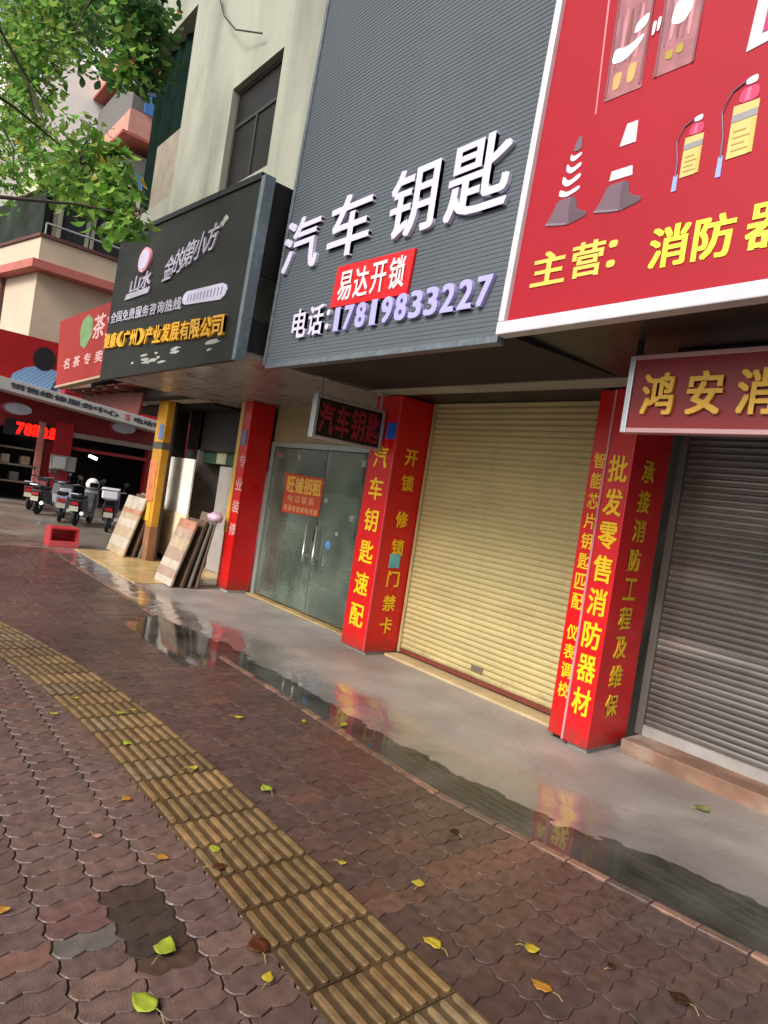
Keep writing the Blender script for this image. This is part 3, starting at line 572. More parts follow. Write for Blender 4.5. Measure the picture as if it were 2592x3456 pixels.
for (xc, z0, k) in ((-1.65, 3.36, 1), (-1.43, 3.385, 1.25)):
    w, h = .044 * k, .19 * k
    for j in range(4): pr('label_line', [[(xc - w * .7, z0 + h * (.12 + j * .12)), (xc + w * (.6 - .3 * (j % 2)), z0 + h * (.125 + j * .12)), (xc + w * (.6 - .3 * (j % 2)), z0 + h * (.155 + j * .12)), (xc - w * .7, z0 + h * (.15 + j * .12))]], M('label_ink', '#a88a3a', .5), .0045, .0035)
    pr('body_shade', [[(xc + w * .62, z0 + .004), (xc + w * .99, z0 + .005), (xc + w * .99, z0 + h * .66), (xc + w * .62, z0 + h * .66)]], M('label_side', '#c9a955', .5), .0042, .0034)
    pr('neck_highlight', [[(xc - w * .2, z0 + h * 1.04), (xc + w * .2, z0 + h * 1.04), (xc + w * .2, z0 + h * 1.28), (xc - w * .05, z0 + h * 1.28)]], M('neck_light', '#d8668a', .5), .0045, .0035)
for xc in (-2.33, -2.02):
    pr('cone_shadow', [[(xc + .02, 3.277), (xc + .138, 3.302), (xc + .138, 3.323), (xc + .07, 3.348), (xc + .052, 3.428), (xc + .02, 3.428)]], M('cone_dark_print', '#59444f', .5), .0042, .0034)
    pr('cone_rim', [[(xc - .128, 3.302), (xc + .02, 3.278), (xc + .02, 3.288), (xc - .12, 3.314)]], M('cone_rim_print', '#85707a', .5), .0045, .0035)
cab = M('cabinet_print', '#9c6468', .35, var=.3, vs=9); 
pr('cabinet_picture', [[(-2.19, 3.9), (-1.98, 3.9), (-1.98, 4.7), (-2.2, 4.7)], [(-1.92, 3.92), (-1.72, 3.92), (-1.69, 4.7), (-1.9, 4.7)]], cab)
pr('cabinet_gear', [[(-2.15, 3.94), (-2.11, 3.94), (-2.1, 4.03), (-2.15, 4.03)], [(-2.07, 3.95), (-2.03, 3.95), (-2.02, 4.05), (-2.07, 4.05)]], M('ochre_print', '#cf9a5c', .5), .006, .0035)
pr('cabinet_glove', [[(-1.87, 3.99), (-1.83, 3.98), (-1.83, 4.03), (-1.87, 4.03)], [(-1.815, 4.0), (-1.78, 3.99), (-1.78, 4.04), (-1.815, 4.04)]], M('olive_print', '#a08a30', .5), .006, .0035)
pr('cabinet_hose', [[(-2.18, 4.09), (-2.1, 4.08), (-2.02, 4.14), (-2.0, 4.19), (-2.1, 4.15), (-2.17, 4.17)], [(-2.07, 4.2), (-2.0, 4.22), (-1.99, 4.29), (-2.06, 4.26)], [(-1.87, 4.16), (-1.8, 4.14), (-1.76, 4.2), (-1.77, 4.28), (-1.85, 4.27)], [(-1.965, 4.15), (-1.95, 4.15), (-1.945, 4.22), (-1.965, 4.22)], [(-1.94, 4.16), (-1.925, 4.16), (-1.92, 4.23), (-1.94, 4.23)]], M('hose_white_print', '#e0dada', .45), .006, .0035)
for (xa, xb) in ((-2.19, -1.985), (-1.915, -1.715)):
    pr('cabinet_frame', [[(xa, 3.92), (xa + .012, 3.92), (xa + .004, 4.7), (xa - .008, 4.7)], [(xb - .012, 3.92), (xb, 3.92), (xb + .012, 4.7), (xb, 4.7)]], M('cabinet_frame_print', '#7d4a50', .4), .0065, .0035)
    for q in range(5): pr('cabinet_detail', [[(xa + .02 + .03 * q, 4.06 + .02 * (q % 3)), (xa + .04 + .03 * q, 4.06 + .02 * (q % 2)), (xa + .045 + .03 * q, 4.34 + .03 * (q % 2)), (xa + .025 + .03 * q, 4.36)]], [M('mauve_print', '#8a5a66', .45), M('rose_print', '#b98088', .45), M('brown_print', '#7a4a44', .45)][q % 3], .005, .0035)
pr('cabinet_edge', [[(-2.235, 3.85), (-2.227, 3.85), (-2.26, 4.6), (-2.272, 4.6)]], M('thin_pink_print', '#df7c84', .4))
pr('panel_picture', [[(-1.47, 3.86), (-1.2, 3.9), (-1.2, 4.5), (-1.42, 4.5)]], M('panel_white_print', '#c9c4cf', .4)); pr('panel_picture', [[(-1.41, 3.92), (-1.2, 3.95), (-1.2, 4.5), (-1.37, 4.5)]], M('panel_magenta_print', '#b0235c', .4), .006, .0035)

# black sign further along
D = thing('fascia_sign', 'dark charcoal fascia sign with white script and a row of gold characters', 'sign', (-7.6, 2.65, 2.68))
def zt(x): return 4.58 - (x + 9.6) * .066
chm_ = M('charcoal_panel', '#252521', .55, var=.3, vs=1.0, stretch=(.6, 1, 1.5), rvar=.1, dirt='#35352f', ds=.8, spec=.25)
build('panel', MB().prism([(-9.62, 2.68), (-5.6, 2.7), (-5.53, zt(-5.55)), (-9.54, zt(-9.54))], (0, 2.65, 0), UX, UZ, (0, 1, 0), 0, .06), chm_, D)
build('edge_frame', MB().prism([(-5.597, 2.69), (-5.535, 2.69), (-5.45, zt(-5.5) + .02), (-5.527, zt(-5.5) + .02)], (0, 2.63, 0), UX, UZ, (0, 1, 0), 0, .1), M('bluegrey_frame', '#6a767c', .4, metal=.3, var=.2, vs=20), D)
build('top_frame', MB().prism([(-9.6, zt(-9.6) + .002), (-5.535, zt(-5.53) + .002), (-5.535, zt(-5.53) + .06), (-9.6, zt(-9.6) + .06)], (0, 2.63, 0), UX, UZ, (0, 1, 0), 0, .1), blackm, D)
build('void_shade_panel', MB().hexa([(-5.6, 2.74, 3.5), (-5.57, 2.74, 3.5), (-5.57, 4.17, 3.5), (-5.6, 4.17, 3.5), (-5.53, 2.74, 4.3), (-5.5, 2.74, 4.3), (-5.5, 4.17, 4.3), (-5.53, 4.17, 4.3)]).box(-5.6, -5.57, 2.74, 4.17, 2.81, 3.1), M('void_shade_black', '#0e0c0c', .6, var=.3), D)  # black panels stand in for the shade inside the open sign box
build('shading_cover', MB().hexa([(-9.5, 2.74, 4.5), (-5.53, 2.74, 4.31), (-5.53, 4.17, 4.31), (-9.5, 4.17, 4.5), (-9.5, 2.74, 4.53), (-5.53, 2.74, 4.34), (-5.53, 4.17, 4.34), (-9.5, 4.17, 4.53)]), blackm, D)  # unseen cover added to keep light out of the sign box
SL = (1, 0, -.045)
O = (0, 2.649, 0)
build('round_logo', MB().prism([(-8.38 + .2 * math.cos(t), 4.1 + .15 * math.sin(t)) for t in [2 * math.pi * k / 32 for k in range(32)]], O, UX, UZ, FN, 0, .03), M('logo_rim', '#e59aa8', .4), D)
build('logo_face', MB().prism([(-8.38 + .165 * math.cos(t), 4.1 + .12 * math.sin(t)) for t in [2 * math.pi * k / 32 for k in range(32)]], O, UX, UZ, FN, .031, .036), white, D)
sm = M('script_white', '#a8a1b0', .4, var=.15)
build('logo_lettering', chars(MB(), '山水', row(-8.82, 3.74, .75, .2, 2, .05), O, UX, UZ, 0, .02, .03, shear=.2).prism([(-8.95, 3.68), (-8.1, 3.66), (-8.05, 3.73), (-8.9, 3.75)], O, UX, UZ, FN, 0, .02), sm, D)
for k in range(11): build('pill_mark', MB().prism([(-6.86 + k * .08, 3.385 - k * .004), (-6.84 + k * .08, 3.385 - k * .004), (-6.82 + k * .08, 3.45 - k * .003), (-6.845 + k * .08, 3.46 - k * .003)], O, UX, UZ, FN, .0121, .014), M('grey_mark', '#8a8496', .5), D)
build('script_lettering', chars(MB(), '金的第小方', [(-7.7 + k * .27, 3.72 + k * .03, .27, .27) for k in range(5)], O, UX, UZ, 0, .02, .02, shear=.35), sm, D)
build('caption_lettering', chars(MB(), '全国免费服务咨询热线', row(-9.45, 3.44 - .045 * 9.5, 2.45, .14, 10, .1), O, SL, UZ, 0, .015, .03), sm, D)
pill = [(-6.9, 3.36), (-6.05, 3.3), (-5.96, 3.33), (-5.93, 3.38), (-5.96, 3.43), (-6.05, 3.46), (-6.9, 3.5), (-6.97, 3.48), (-7.0, 3.43), (-6.97, 3.38)]
build('caption_pill', MB().prism(pill, O, UX, UZ, FN, 0, .012), white, D)
build('gold_lettering', chars(MB(), '健康(广州)产业发展有限公司', row(-9.55, 3.1 - .045 * 9.55, 3.7, .2, 14, .06), O, SL, UZ, 0, .03, .035), M('amber_lettering', '#e0a418', .4, var=.12, vs=8), D)
for k in range(22):
    x = rnd(-8.6, -6.0); z = 2.77 + rnd(0, .2) if x > -7.6 else 2.78 + rnd(0, .12); w_ = rnd(.08, .36); h_ = rnd(.02, .06)
    if k in (19, 20, 21): x, z, w_, h_ = rnd(-6.5, -6.2), rnd(3.98, 4.15), .14, .08
    n_ = 9; build('peeled_film', MB().prism([(x + w_ * .5 * (1 + math.cos(2 * math.pi * j / n_) * rnd(.6, 1.1)), z + h_ * .5 * (1 + math.sin(2 * math.pi * j / n_) * rnd(.5, 1.2))) for j in range(n_)], (0, 2.6495, 0), UX, UZ, FN, 0, rnd(.0015, .003)), M('peeled_white_film', '#a9a79f', .5, var=.3), D)

# red sign beyond the charcoal sign
G = thing('fascia_sign', 'weathered red fascia sign with a green emblem beyond the charcoal sign', 'sign', (-13.6, 3.4, 3.0))
build('panel', MB().prism([(-15.4, 2.98), (-10.6, 3.1), (-12.3, 4.35), (-15.8, 4.4)], (0, 3.4, 0), UX, UZ, (0, 1, 0), 0, .12), M('weathered_red_panel', '#98302b', .6, spec=.2, var=.12, vs=1.5, dirt='#a5483f', ds=.8), G)
build('bottom_edge', MB().prism([(-15.42, 2.93), (-10.5, 3.06), (-10.5, 3.095), (-15.42, 2.975)], (0, 3.38, 0), UX, UZ, (0, 1, 0), 0, .16), M('tan_edge', '#b39a80', .5), G)
GO = (0, 3.399, 0)
build('emblem', MB().prism([(-13.55, 3.62), (-13.9, 3.72), (-14.05, 4.0), (-13.95, 4.2), (-13.6, 4.28), (-13.25, 4.15), (-13.2, 3.85)], GO, UX, UZ, FN, 0, .006), M('emblem_green', '#6f8f5c', .5, var=.2), G)
build('name_lettering', chars(MB(), '茶业', row(-13.2, 3.75, 1.6, .45, 2, .1), GO, UX, UZ, 0, .006, .02), M('pale_pink_print', '#dba9a4', .5), G)
letters('small_character', '名茶专卖', row(-15.1, 3.3, 2.9, .22, 4, .35), GO, UX, UZ, 0, .006, .025, MC['pale_pink_print'], G)
# ribbed dark red awning under it
A = thing('awning', 'dark red ribbed metal awning sloping under the weathered red sign', 'awning', (-13.2, 4.2, 2.9))
aw = MB()
N = 24
for k in range(N):
    x0 = -15.3 + 4.0 * k / N; x1 = -15.3 + 4.0 * (k + 1) / N; dz = .03 if k % 4 else -.03
    aw.hexa([(x0, 3.56, 2.88 + dz), (x1, 3.56, 2.88 + dz), (x1, 6.2, 2.98 + dz), (x0, 6.2, 2.98 + dz), (x0, 3.56, 2.9 + dz), (x1, 3.56, 2.9 + dz), (x1, 6.2, 3.0 + dz), (x0, 6.2, 3.0 + dz)])
build('sheet', aw, M('maroon_sheet', '#6b2a22', .5, var=.2), A)
build('drop_panel', MB().prism([(-15.2, 2.8), (-11.6, 2.45), (-11.5, 2.84), (-15.3, 2.94)], (0, 3.9, 0), UX, UZ, (0, 1, 0), 0, .04), M('maroon_drop_panel', '#6b2f28', .55, var=.25, vs=3, stretch=(6, 1, .4)), A)

# hanging projecting sign (end-on to the shops)
H = thing('hanging_sign', 'small black projecting sign with dark red characters hung in a silver frame', 'sign', (-5.5, 3.96, 2.14))
y0, y1, z0, z1 = 3.52, 4.4, 2.15, 2.585
build('frame', MB().box(-5.56, -5.48, y0, y0 + .035, z0, z1).box(-5.56, -5.48, y1 - .035, y1, z0, z1).box(-5.56, -5.48, y0 + .035, y1 - .035, z0, z0 + .03).box(-5.56, -5.48, y0 + .035, y1 - .035, z1 - .035, z1), alu, H, bevel=.003)
build('face', MB().box(-5.545, -5.495, y0 + .036, y1 - .036, z0 + .031, z1 - .036), M('black_face', '#160d10', .4), H)
letters('character', '汽车钥匙', row(y0 + .05, z0 + .06, .79, .31, 4, .12), (-5.494, 0, 0), UY, UZ, 0, .006, .03, M('dark_red_lettering', '#8a1a26', .5), H)
for y in (y0 + .05, y1 - .06): build('bracket', MB().box(-5.53, -5.51, y, y + .02, z1, 2.735).box(-5.56, -5.48, y - .04, y + .06, 2.735, 2.762), alu, H)
# hanging red name board
J = thing('hanging_sign', 'red hanging board with gold characters under the large red sign', 'sign', (-1.3, 3.4, 2.24))
build('board', MB().box(-2.07, .9, 3.41, 3.45, 2.265, 2.645), M('maroon_board', '#7d1216', .4, var=.1), J)
build('frame', MB().box(-2.105, -2.072, 3.395, 3.465, 2.235, 2.672), alu, J, bevel=.003)
for za in (2.235, 2.646): build('rail', MB().box(-2.07, .9, 3.395, 3.465, za, za + .027), alup, J, bevel=.003)
letters('character', '鸿安消防', [(-2.0 + k * .255, 2.335, .185, .23) for k in range(4)], (0, 3.409, 0), UX, UZ, .001, .02, .028, goldd, J)
for xa in (-2.09, .5): build('bracket', MB().box(xa, xa + .03, 3.42, 3.44, 2.673, 2.766), blackm, J)

# notice on the glass door
NT = thing('notice', 'red and yellow paper notice taped on the left glass door', 'notice', (-7.5, 4.82, 1.3))
build('paper', MB().prism([(-8.0, 1.27), (-7.08, 1.3), (-7.06, 1.8), (-8.02, 1.82)], (0, 4.83, 0), UX, UZ, FN, 0, .003), M('notice_red', '#b5401f', .6, var=.12), NT)
build('headline', chars(MB(), '旺铺招租', row(-7.96, 1.56, .86, .22, 4, .04), (0, 4.826, 0), UX, UZ, .0, .002, .045), M('notice_yellow', '#d5a540', .6, var=.1), NT)
build('small_print', chars(chars(MB(), '电话联系', row(-7.9, 1.43, .7, .1, 4, .2), (0, 4.826, 0), UX, UZ, 0, .002, .02), '有意者请来电详谈', row(-7.95, 1.31, .84, .08, 8, .1), (0, 4.826, 0), UX, UZ, 0, .002, .03), M('notice_pale', '#d19060', .6), NT)

# electric box on the board shop's side
EB = thing('meter_box', 'small pale electric box with wires beside the red pillar', 'electric box', (-8.95, 4.62, 1.75))
build('box', MB().box(-9.03, -8.88, 4.52, 4.66, 1.93, 2.2), M('pale_plastic', '#a8a596', .5, var=.1), EB, bevel=.01); build('lower_box', MB().box(-9.0, -8.88, 4.53, 4.64, 1.74, 1.92), M('grey_plastic', '#85857f', .5), EB, bevel=.01)
build('wire', MB().tube([(-8.95, 4.55, 1.75), (-8.97, 4.53, 1.62), (-8.9, 4.54, 1.55)], .008, 6).tube([(-8.85, 4.58, 2.2), (-8.86, 4.58, 2.4), (-8.84, 4.6, 2.7)], .008, 6), blackm, EB)
# interior of board shop: green box on the wall, pale sheets
SH = thing('wall_box', 'dark green box with a pale plate above the tall cream board', 'box', (-11, 5.02, 1.8))
build('box', MB().box(-11.9, -9.9, 4.98, 5.06, 1.82, 2.02), M('dark_green_paint', '#2c4436', .5, var=.2), SH, bevel=.005); build('plate', MB().box(-10.55, -10.2, 4.955, 4.978, 1.83, 2.02), M('pale_plate', '#8c8a70', .6), SH)

# boards and sheets leaning at the shop front
TB = thing('tall_board', 'tall cream board with brown stains standing in the open shop front', 'board', (-11.2, 4.62, .02))
build('upper_board', MB().box(-11.68, -10.66, 4.62, 4.65, .9, 1.84), M('cream_board', '#efe6d6', .6, var=.1, vs=2, dirt='#a08a6c', ds=1.6, dth=.58), TB)
build('lower_board', MB().box(-11.68, -10.64, 4.605, 4.65, .1, .898), M('peach_board', '#ecd2ac', .6, var=.14, vs=2), TB)
build('plinth', MB().box(-11.74, -10.64, 4.59, 4.7, .022, .1), M('dark_plinth', '#2d2a2c', .6), TB)
GP = thing('grey_panel', 'stained grey sheet standing inside the open shop behind the meter box', 'panel', (-9.6, 5.1, .02))
build('sheet', MB().box(-10.5, -8.84, 5.02, 5.05, .03, 1.8), M('stained_grey_sheet', '#a09993', .6, var=.2, vs=1.5, dirt='#463a2e', ds=1.5, dth=.57), GP)

def tilted(name, x0, x1, y, lean, h, th, m, parent, mi=0, skew=0.0, bands=None, mats=None):
    mb = MB(); zs_ = bands or [0, h]
    for k in range(len(zs_) - 1):
        a, b = zs_[k], zs_[k + 1]; ya, yb = y + lean * a / h, y + lean * b / h; sa, sb = skew * a / h, skew * b / h; g = rnd(-.008, .008) if bands else 0
        mb.hexa([(x0 + sa + g, ya, a + .022), (x1 + sa + g, ya, a + .022), (x1 + sa + g, ya + th, a + .022), (x0 + sa + g, ya + th, a + .022), (x0 + sb + g, yb, b + .022), (x1 + sb + g, yb, b + .022), (x1 + sb + g, yb + th, b + .022), (x0 + sb + g, yb + th, b + .022)], k if mats else 0)
    return build(name, mb, mats or m, parent, bevel=.004)
card = M('cardboard', '#a89478', .75, var=.2, vs=6, dirt='#8a745c', ds=3); cardw = M('white_carton', '#b5a898', .6, var=.15, vs=6, dirt='#9d8a76', ds=4, dth=.5); cardp = M('pinkbrown_carton', '#a08474', .7, var=.2, vs=6, dirt='#b5a08f', ds=5, dth=.55); cardo = M('orange_carton', '#a8745c', .6, var=.2, vs=8); lil = M('lilac_film', '#a79bb0', .35, var=.2)
STK = [(-12.25, -11.35, 3.9, 'by the yellow pillar', 1.02, [[0, .12, .3, .48, .62, .72, .8, 1.02], [card, cardw, card, cardw, card, cardo, cardw]]),
       (-9.35, -8.75, 3.7, 'by the red pillar', .92, [[0, .1, .22, .34, .5, .66, .8, .92], [cardw, cardp, cardw, cardp, card, cardp, cardo]])]
for si, (x0, x1, y, where, h, (bd, ms)) in enumerate(STK):
    for k in range(4):
        n_ = ['frontmost', 'second', 'third', 'rearmost'][k]
        t = thing('leaning_board', f'{n_} sheet of the leaning stack {where}' + (' with banded carton face' if k == 0 else ', seen edge on'), 'board', ((x0 + x1) / 2, y + k * .11, .02), group='sheets leaning in front of the board shop')
        hh = h + rnd(-.02, .05) * k
        if k == 0: tilted('sheet', x0, x1, y, .26, h, .035, None, t, bands=bd, mats=ms)
        else: tilted('sheet', x0 + .04 * k, x1 + .02 * k, y + .055 + k * .1, .26 - .03 * k, hh, .05 - .008 * k, [wood, M('grey_board', '#7b7066', .7, var=.2), M('taupe_board', '#6c5a4c', .7, var=.2)][k - 1], t)
BG = thing('plastic_bag', 'pink and white plastic bag lying on top of the stack by the red pillar', 'bag', (-8.85, 4.25, .97))
bm_ = MB(); n1, n2 = 14, 8
for j in range(n2 + 1):
    for i in range(n1):
        th, ph = 2 * math.pi * i / n1, math.pi * j / n2; r = 1 + .25 * noise.noise((math.cos(th) * 2, math.sin(th) * 2, ph * 2))
        bm_.v.append((-8.8 + .15 * r * math.sin(ph) * math.cos(th), 4.25 + .1 * r * math.sin(ph) * math.sin(th), 1.03 + .08 * r * math.cos(ph)))
for j in range(n2):
    for i in range(n1): bm_.f.append((j * n1 + i, j * n1 + (i + 1) % n1, (j + 1) * n1 + (i + 1) % n1, (j + 1) * n1 + i)); bm_.mi.append(1 if j > 4 else 0)
build('bag', bm_, [M('pink_film', '#c9a9ba', .4, var=.2), M('white_film', '#c9c4c8', .35, var=.1)], BG, smooth=True)
# red plastic crate on its side
CR = thing('plastic_crate', 'red plastic crate lying open on the wet yard', 'crate', (-12.4, 3.15, 0))
cx0, cx1, cy0, cy1, ch_ = -12.55, -12.2, 2.93, 3.4, .34
rp = M('red_plastic', '#c2323c', .35, var=.08)
build('shell', MB().box(cx0, cx1, cy0, cy0 + .035, .001, ch_).box(cx0, cx1, cy1 - .035, cy1, .001, ch_).box(cx0, cx1, cy0 + .035, cy1 - .035, ch_ - .035, ch_).box(cx0, cx1, cy0 + .035, cy1 - .035, .001, .1), rp, CR, bevel=.008)
build('back_panel', MB().box(cx0, cx0 + .03, cy0 + .036, cy1 - .036, .101, ch_ - .036), M('red_plastic_inside', '#b81426', .4), CR)
build('front_lip', MB().box(cx1 + .001, cx1 + .02, cy0 - .01, cy1 + .01, .001, .11), M('pink_red_plastic', '#cf5560', .35), CR, bevel=.006)

# ------------------------------------------------------------------ scooters
def scooter(loc, rz, body, accent, label, box=True, name='scooter'):
    """local frame: +x forward, wheelbase 1.25"""
    t = thing(name, label, 'scooter', loc, rz, 'scooters parked before the red shop'); t.scale = (.86, .86, .86)
    Lb = dict(local=True)
    for x in (-.62, .62):
        w = build('wheel', MB().lathe([(.15, -.045), (.215, -.045), (.235, -.02), (.235, .02), (.215, .045), (.15, .045)], (x, 0, .235), UY, 24), rubber, t, smooth=False, **Lb)
        build('rim', MB().lathe([(.03, -.055), (.145, -.02), (.152, 0), (.145, .02), (.03, .055)], (x, 0, .235), UY, 16), alu, w, **Lb)
    side = [(-.78, .52), (-.7, .4), (-.35, .3), (-.2, .24), (.2, .22), (.38, .3), (.5, .55), (.46, .86), (.36, .88), (.3, .6), (.22, .34), (-.12, .34), (-.2, .62), (-.3, .7), (-.82, .72)]
    build('body', MB().prism(side, (0, 0, 0), UX, UZ, UY, -.16, .16), body, t, bevel=.03, **Lb)
    build('seat', MB().prism([(-.8, .73), (-.2, .71), (-.16, .76), (-.24, .81), (-.5, .8), (-.72, .86), (-.84, .82)], (0, 0, 0), UX, UZ, UY, -.13, .13), rubber, t, bevel=.03, **Lb)
    build('front_shield', MB().prism([(.4, .4), (.52, .44), (.6, .62), (.52, .98), (.44, 1.0), (.46, .62)], (0, 0, 0), UX, UZ, UY, -.19, .19), accent, t, bevel=.04, **Lb)
    build('headlight', MB().lathe([(.0, 0), (.07, .0), (.09, -.03), (.08, -.08)], (.58, 0, .9), (1, 0, .2), 16), M('headlight_lens', '#d4d6da', .1), t, **Lb)
    build('handlebar', MB().tube([(.38, -.34, 1.02), (.44, -.16, .99), (.46, 0, .98), (.44, .16, .99), (.38, .34, 1.02)], .018, 8), blackm, t, **Lb)
    for s in (-1, 1): build('mirror', MB().tube([(.42, .25 * s, 1.0), (.42, .3 * s, 1.2)], .008, 6).lathe([(.0, 0), (.06, .0), (.05, .02)], (.4, .31 * s, 1.24), (-1, 0, 0), 12), blackm, t, **Lb)
    for s in (-1, 1): build('fork_leg', MB().tube([(.62, .07 * s, .235), (.5, .07 * s, .6)], .02, 8), alu, t, **Lb)
    build('fender', MB().prism([(.38, .36), (.46, .47), (.62, .51), (.78, .46), (.85, .34), (.8, .34), (.74, .42), (.62, .455), (.5, .42), (.43, .35)], (0, 0, 0), UX, UZ, UY, -.07, .07), accent, t, bevel=.01, **Lb)
    build('rear_rack', MB().tube([(-.7, -.1, .86), (-1.0, -.1, .86), (-1.0, .1, .86), (-.7, .1, .86)], .012, 6), alu, t, **Lb)
    build('number_plate', MB().box(-.885, -.875, -.11, .11, .4, .53), M('plate_paint', '#a8a490', .4), t, **Lb)
    build('brake_cable', MB().tube([(.44, .2, 1.0), (.6, .12, 1.02), (.62, .06, .85), (.55, .05, .6)], .008, 5), blackm, t, **Lb)
    build('exhaust', MB().tube([(-.2, -.17, .26), (-.5, -.19, .28), (-.85, -.2, .36)], [.03, .05, .055], 10), alu, t, **Lb)
    build('tail_light', MB().box(-.86, -.82, -.09, .09, .56, .64), M('tail_lens', '#a01018', .2), t, **Lb)
    if box:
        b = build('top_box', MB().box(-1.08, -.68, -.2, .2, .875, 1.1), M('white_box_plastic', '#c8c8cc', .4), t, bevel=.04, **Lb); build('lid', MB().box(-1.1, -.66, -.22, .22, 1.102, 1.16), MC['white_box_plastic'], b, bevel=.025, **Lb)
    return t
sw_ = M('white_scooter_paint', '#8f8e9c', .25); sb_ = M('black_scooter_paint', '#1a1a20', .3); sbl = M('blue_scooter_paint', '#5d70a0', .3); srd = M('red_scooter_paint', '#5d1018', .3); gr_ = M('silver_scooter_paint', '#5c6064', .3, metal=.4)
scooter((-15.75, 4.98, 0), R(160), sb_, sbl, 'black scooter with blue front and white top box, nearest the leaning stacks', True)
scooter((-16.5, 4.62, 0), R(148), sb_, sw_, 'black scooter with a white front beside the one with the top box', False)
scooter((-17.1, 4.3, 0), R(162), sw_, gr_, 'white scooter with silver front parked in the middle of the cluster', False)
scooter((-18.4, 4.3, 0), R(140), sb_, gr_, 'black scooter with silver front behind the white scooter', False)
scooter((-19.6, 4.25, 0), R(152), srd, sb_, 'dark red scooter parked farthest along, before the left doorway', False)
# motorcycle helmet on the silver scooter
HM = thing('helmet', 'white helmet resting on the handlebar of a black scooter', 'helmet', (-16.83, 4.83, .86))
build('shell', MB().lathe([(.12, 0), (.15, .05), (.155, .12), (.12, .2), (.06, .245), (.0, .255)], (-16.83, 4.83, .85), UZ, 20), M('white_helmet_shell', '#d8d2c8', .2), HM, smooth=True)
build('visor', MB().box(-16.75, -16.67, 4.73, 4.93, .89, 1.0), M('smoke_visor', '#15171a', .1), HM, bevel=.02)

# ------------------------------------------------------------------ corner building with the red shop
Cn = thing('corner_building', 'cream corner building with pink trim above a red shop front', 'building', (-22, 6, 0))
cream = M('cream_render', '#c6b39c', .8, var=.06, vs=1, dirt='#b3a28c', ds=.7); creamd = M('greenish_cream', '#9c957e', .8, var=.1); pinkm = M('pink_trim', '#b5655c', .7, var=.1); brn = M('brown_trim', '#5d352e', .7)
redw = M('red_shop_wall', '#7e1018', .4, var=.12, vs=1.5, rvar=.1)
# ground floor front: openings for two doors
ys = [2.6, 3.55, 4.75, 5.55, 7.9, 8.6, 12]; zz_ = [0, 2.12, 2.55, 3.3]
build('shop_front', MB().cells([-22.3, -22], ys, zz_, lambda i, j, k: not (k == 0 and j in (1, 3))), redw, Cn)
build('shop_side', MB().prism([(-22.3, 2.6), (-22.0, 2.599), (-35, -.2), (-35.3, -.2)], (0, 0, 0), UX, UY, UZ, 0, 3.3), redw, Cn)
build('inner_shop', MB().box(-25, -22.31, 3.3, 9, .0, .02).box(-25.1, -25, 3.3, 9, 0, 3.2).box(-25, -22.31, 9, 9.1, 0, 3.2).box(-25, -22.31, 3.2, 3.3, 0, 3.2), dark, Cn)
build('lintel', MB().box(-21.99, -21.9, 5.45, 8.0, 2.1, 2.25), M('greyish_lintel', '#8a7a74', .6), Cn)
build('door_transom', MB().box(-22.05, -21.98, 5.55, 7.9, 1.72, 1.82), M('red_transom', '#8a222a', .4), Cn)
build('pilaster', MB().box(-21.98, -21.85, 5.0, 5.5, 0, 2.5), M('red_pilaster', '#951820', .35, var=.1), Cn)
build('pilaster', MB().box(-21.98, -21.85, 4.55, 4.72, 0, 2.4), M('poster_pilaster', '#b06a60', .5, var=.35, vs=5), Cn)
build('middle_wall', MB().prism([(-22.0, 3.95), (-22.0, 12), (-30, 12), (-35, 1.4)], (0, 0, 0), UX, UY, UZ, 3.31, 6.7), cream, Cn)
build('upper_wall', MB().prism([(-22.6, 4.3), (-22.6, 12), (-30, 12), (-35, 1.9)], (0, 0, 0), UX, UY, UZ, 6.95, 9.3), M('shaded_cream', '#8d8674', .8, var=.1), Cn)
bal = build('balcony', MB().prism([(-21.6, 3.85), (-21.6, 6.3), (-22.5, 6.3), (-22.5, 12), (-30, 12), (-35, 1.0)], (0, 0, 0), UX, UY, UZ, 6.96, 7.62), cream, Cn)
build('lower_trim', MB().prism([(-21.5, 3.7), (-21.5, 6.36), (-22.45, 6.36), (-22.45, 12), (-30, 12), (-35, .9)], (0, 0, 0), UX, UY, UZ, 6.71, 6.95), pinkm, bal)
build('upper_trim', MB().prism([(-21.54, 3.8), (-21.54, 6.34), (-22.47, 6.34), (-22.47, 12), (-30, 12), (-35, .95)], (0, 0, 0), UX, UY, UZ, 7.63, 7.72), brn, bal)
build('railing', MB().tube([(-21.65, 3.95, 8.05), (-21.65, 6.2, 8.05)], .03, 6).tube([(-21.65, 3.95, 7.72), (-21.65, 3.95, 8.05)], .025, 6).tube([(-21.65, 6.2, 7.72), (-21.65, 6.2, 8.05)], .025, 6), M('pale_rail_paint', '#9a9c9a', .4), bal)
for (ya, yb) in ((4.45, 5.25), (5.4, 6.3)):
    w_ = build('window', MB().box(-22.59, -22.5, ya, yb, 7.75, 9.2), M('dark_blue_glass', '#2e3236', .12, var=.2), Cn)
    for yy in (ya, yb): build('frame', MB().box(-22.498, -22.46, yy - .05, yy + .05, 7.75, 9.25), M('pale_stone', '#8f917f', .7), w_)
build('window_band', MB().prism([(-22.5, 4.0), (-22.6, 4.2), (-35, 1.7), (-35, 1.4)], (0, 0, 0), UX, UY, UZ, 7.75, 9.3), M('dark_green_glazing', '#2f3630', .85, spec=.1, var=.4, vs=1.5), Cn)
build('roof_slab', MB().prism([(-22.3, 3.95), (-22.3, 12), (-24.4, 12), (-24.3, 3.53)], (0, 0, 0), UX, UY, UZ, 9.31, 10.3), M('roof_cream', '#b9b49a', .8, var=.08), Cn)
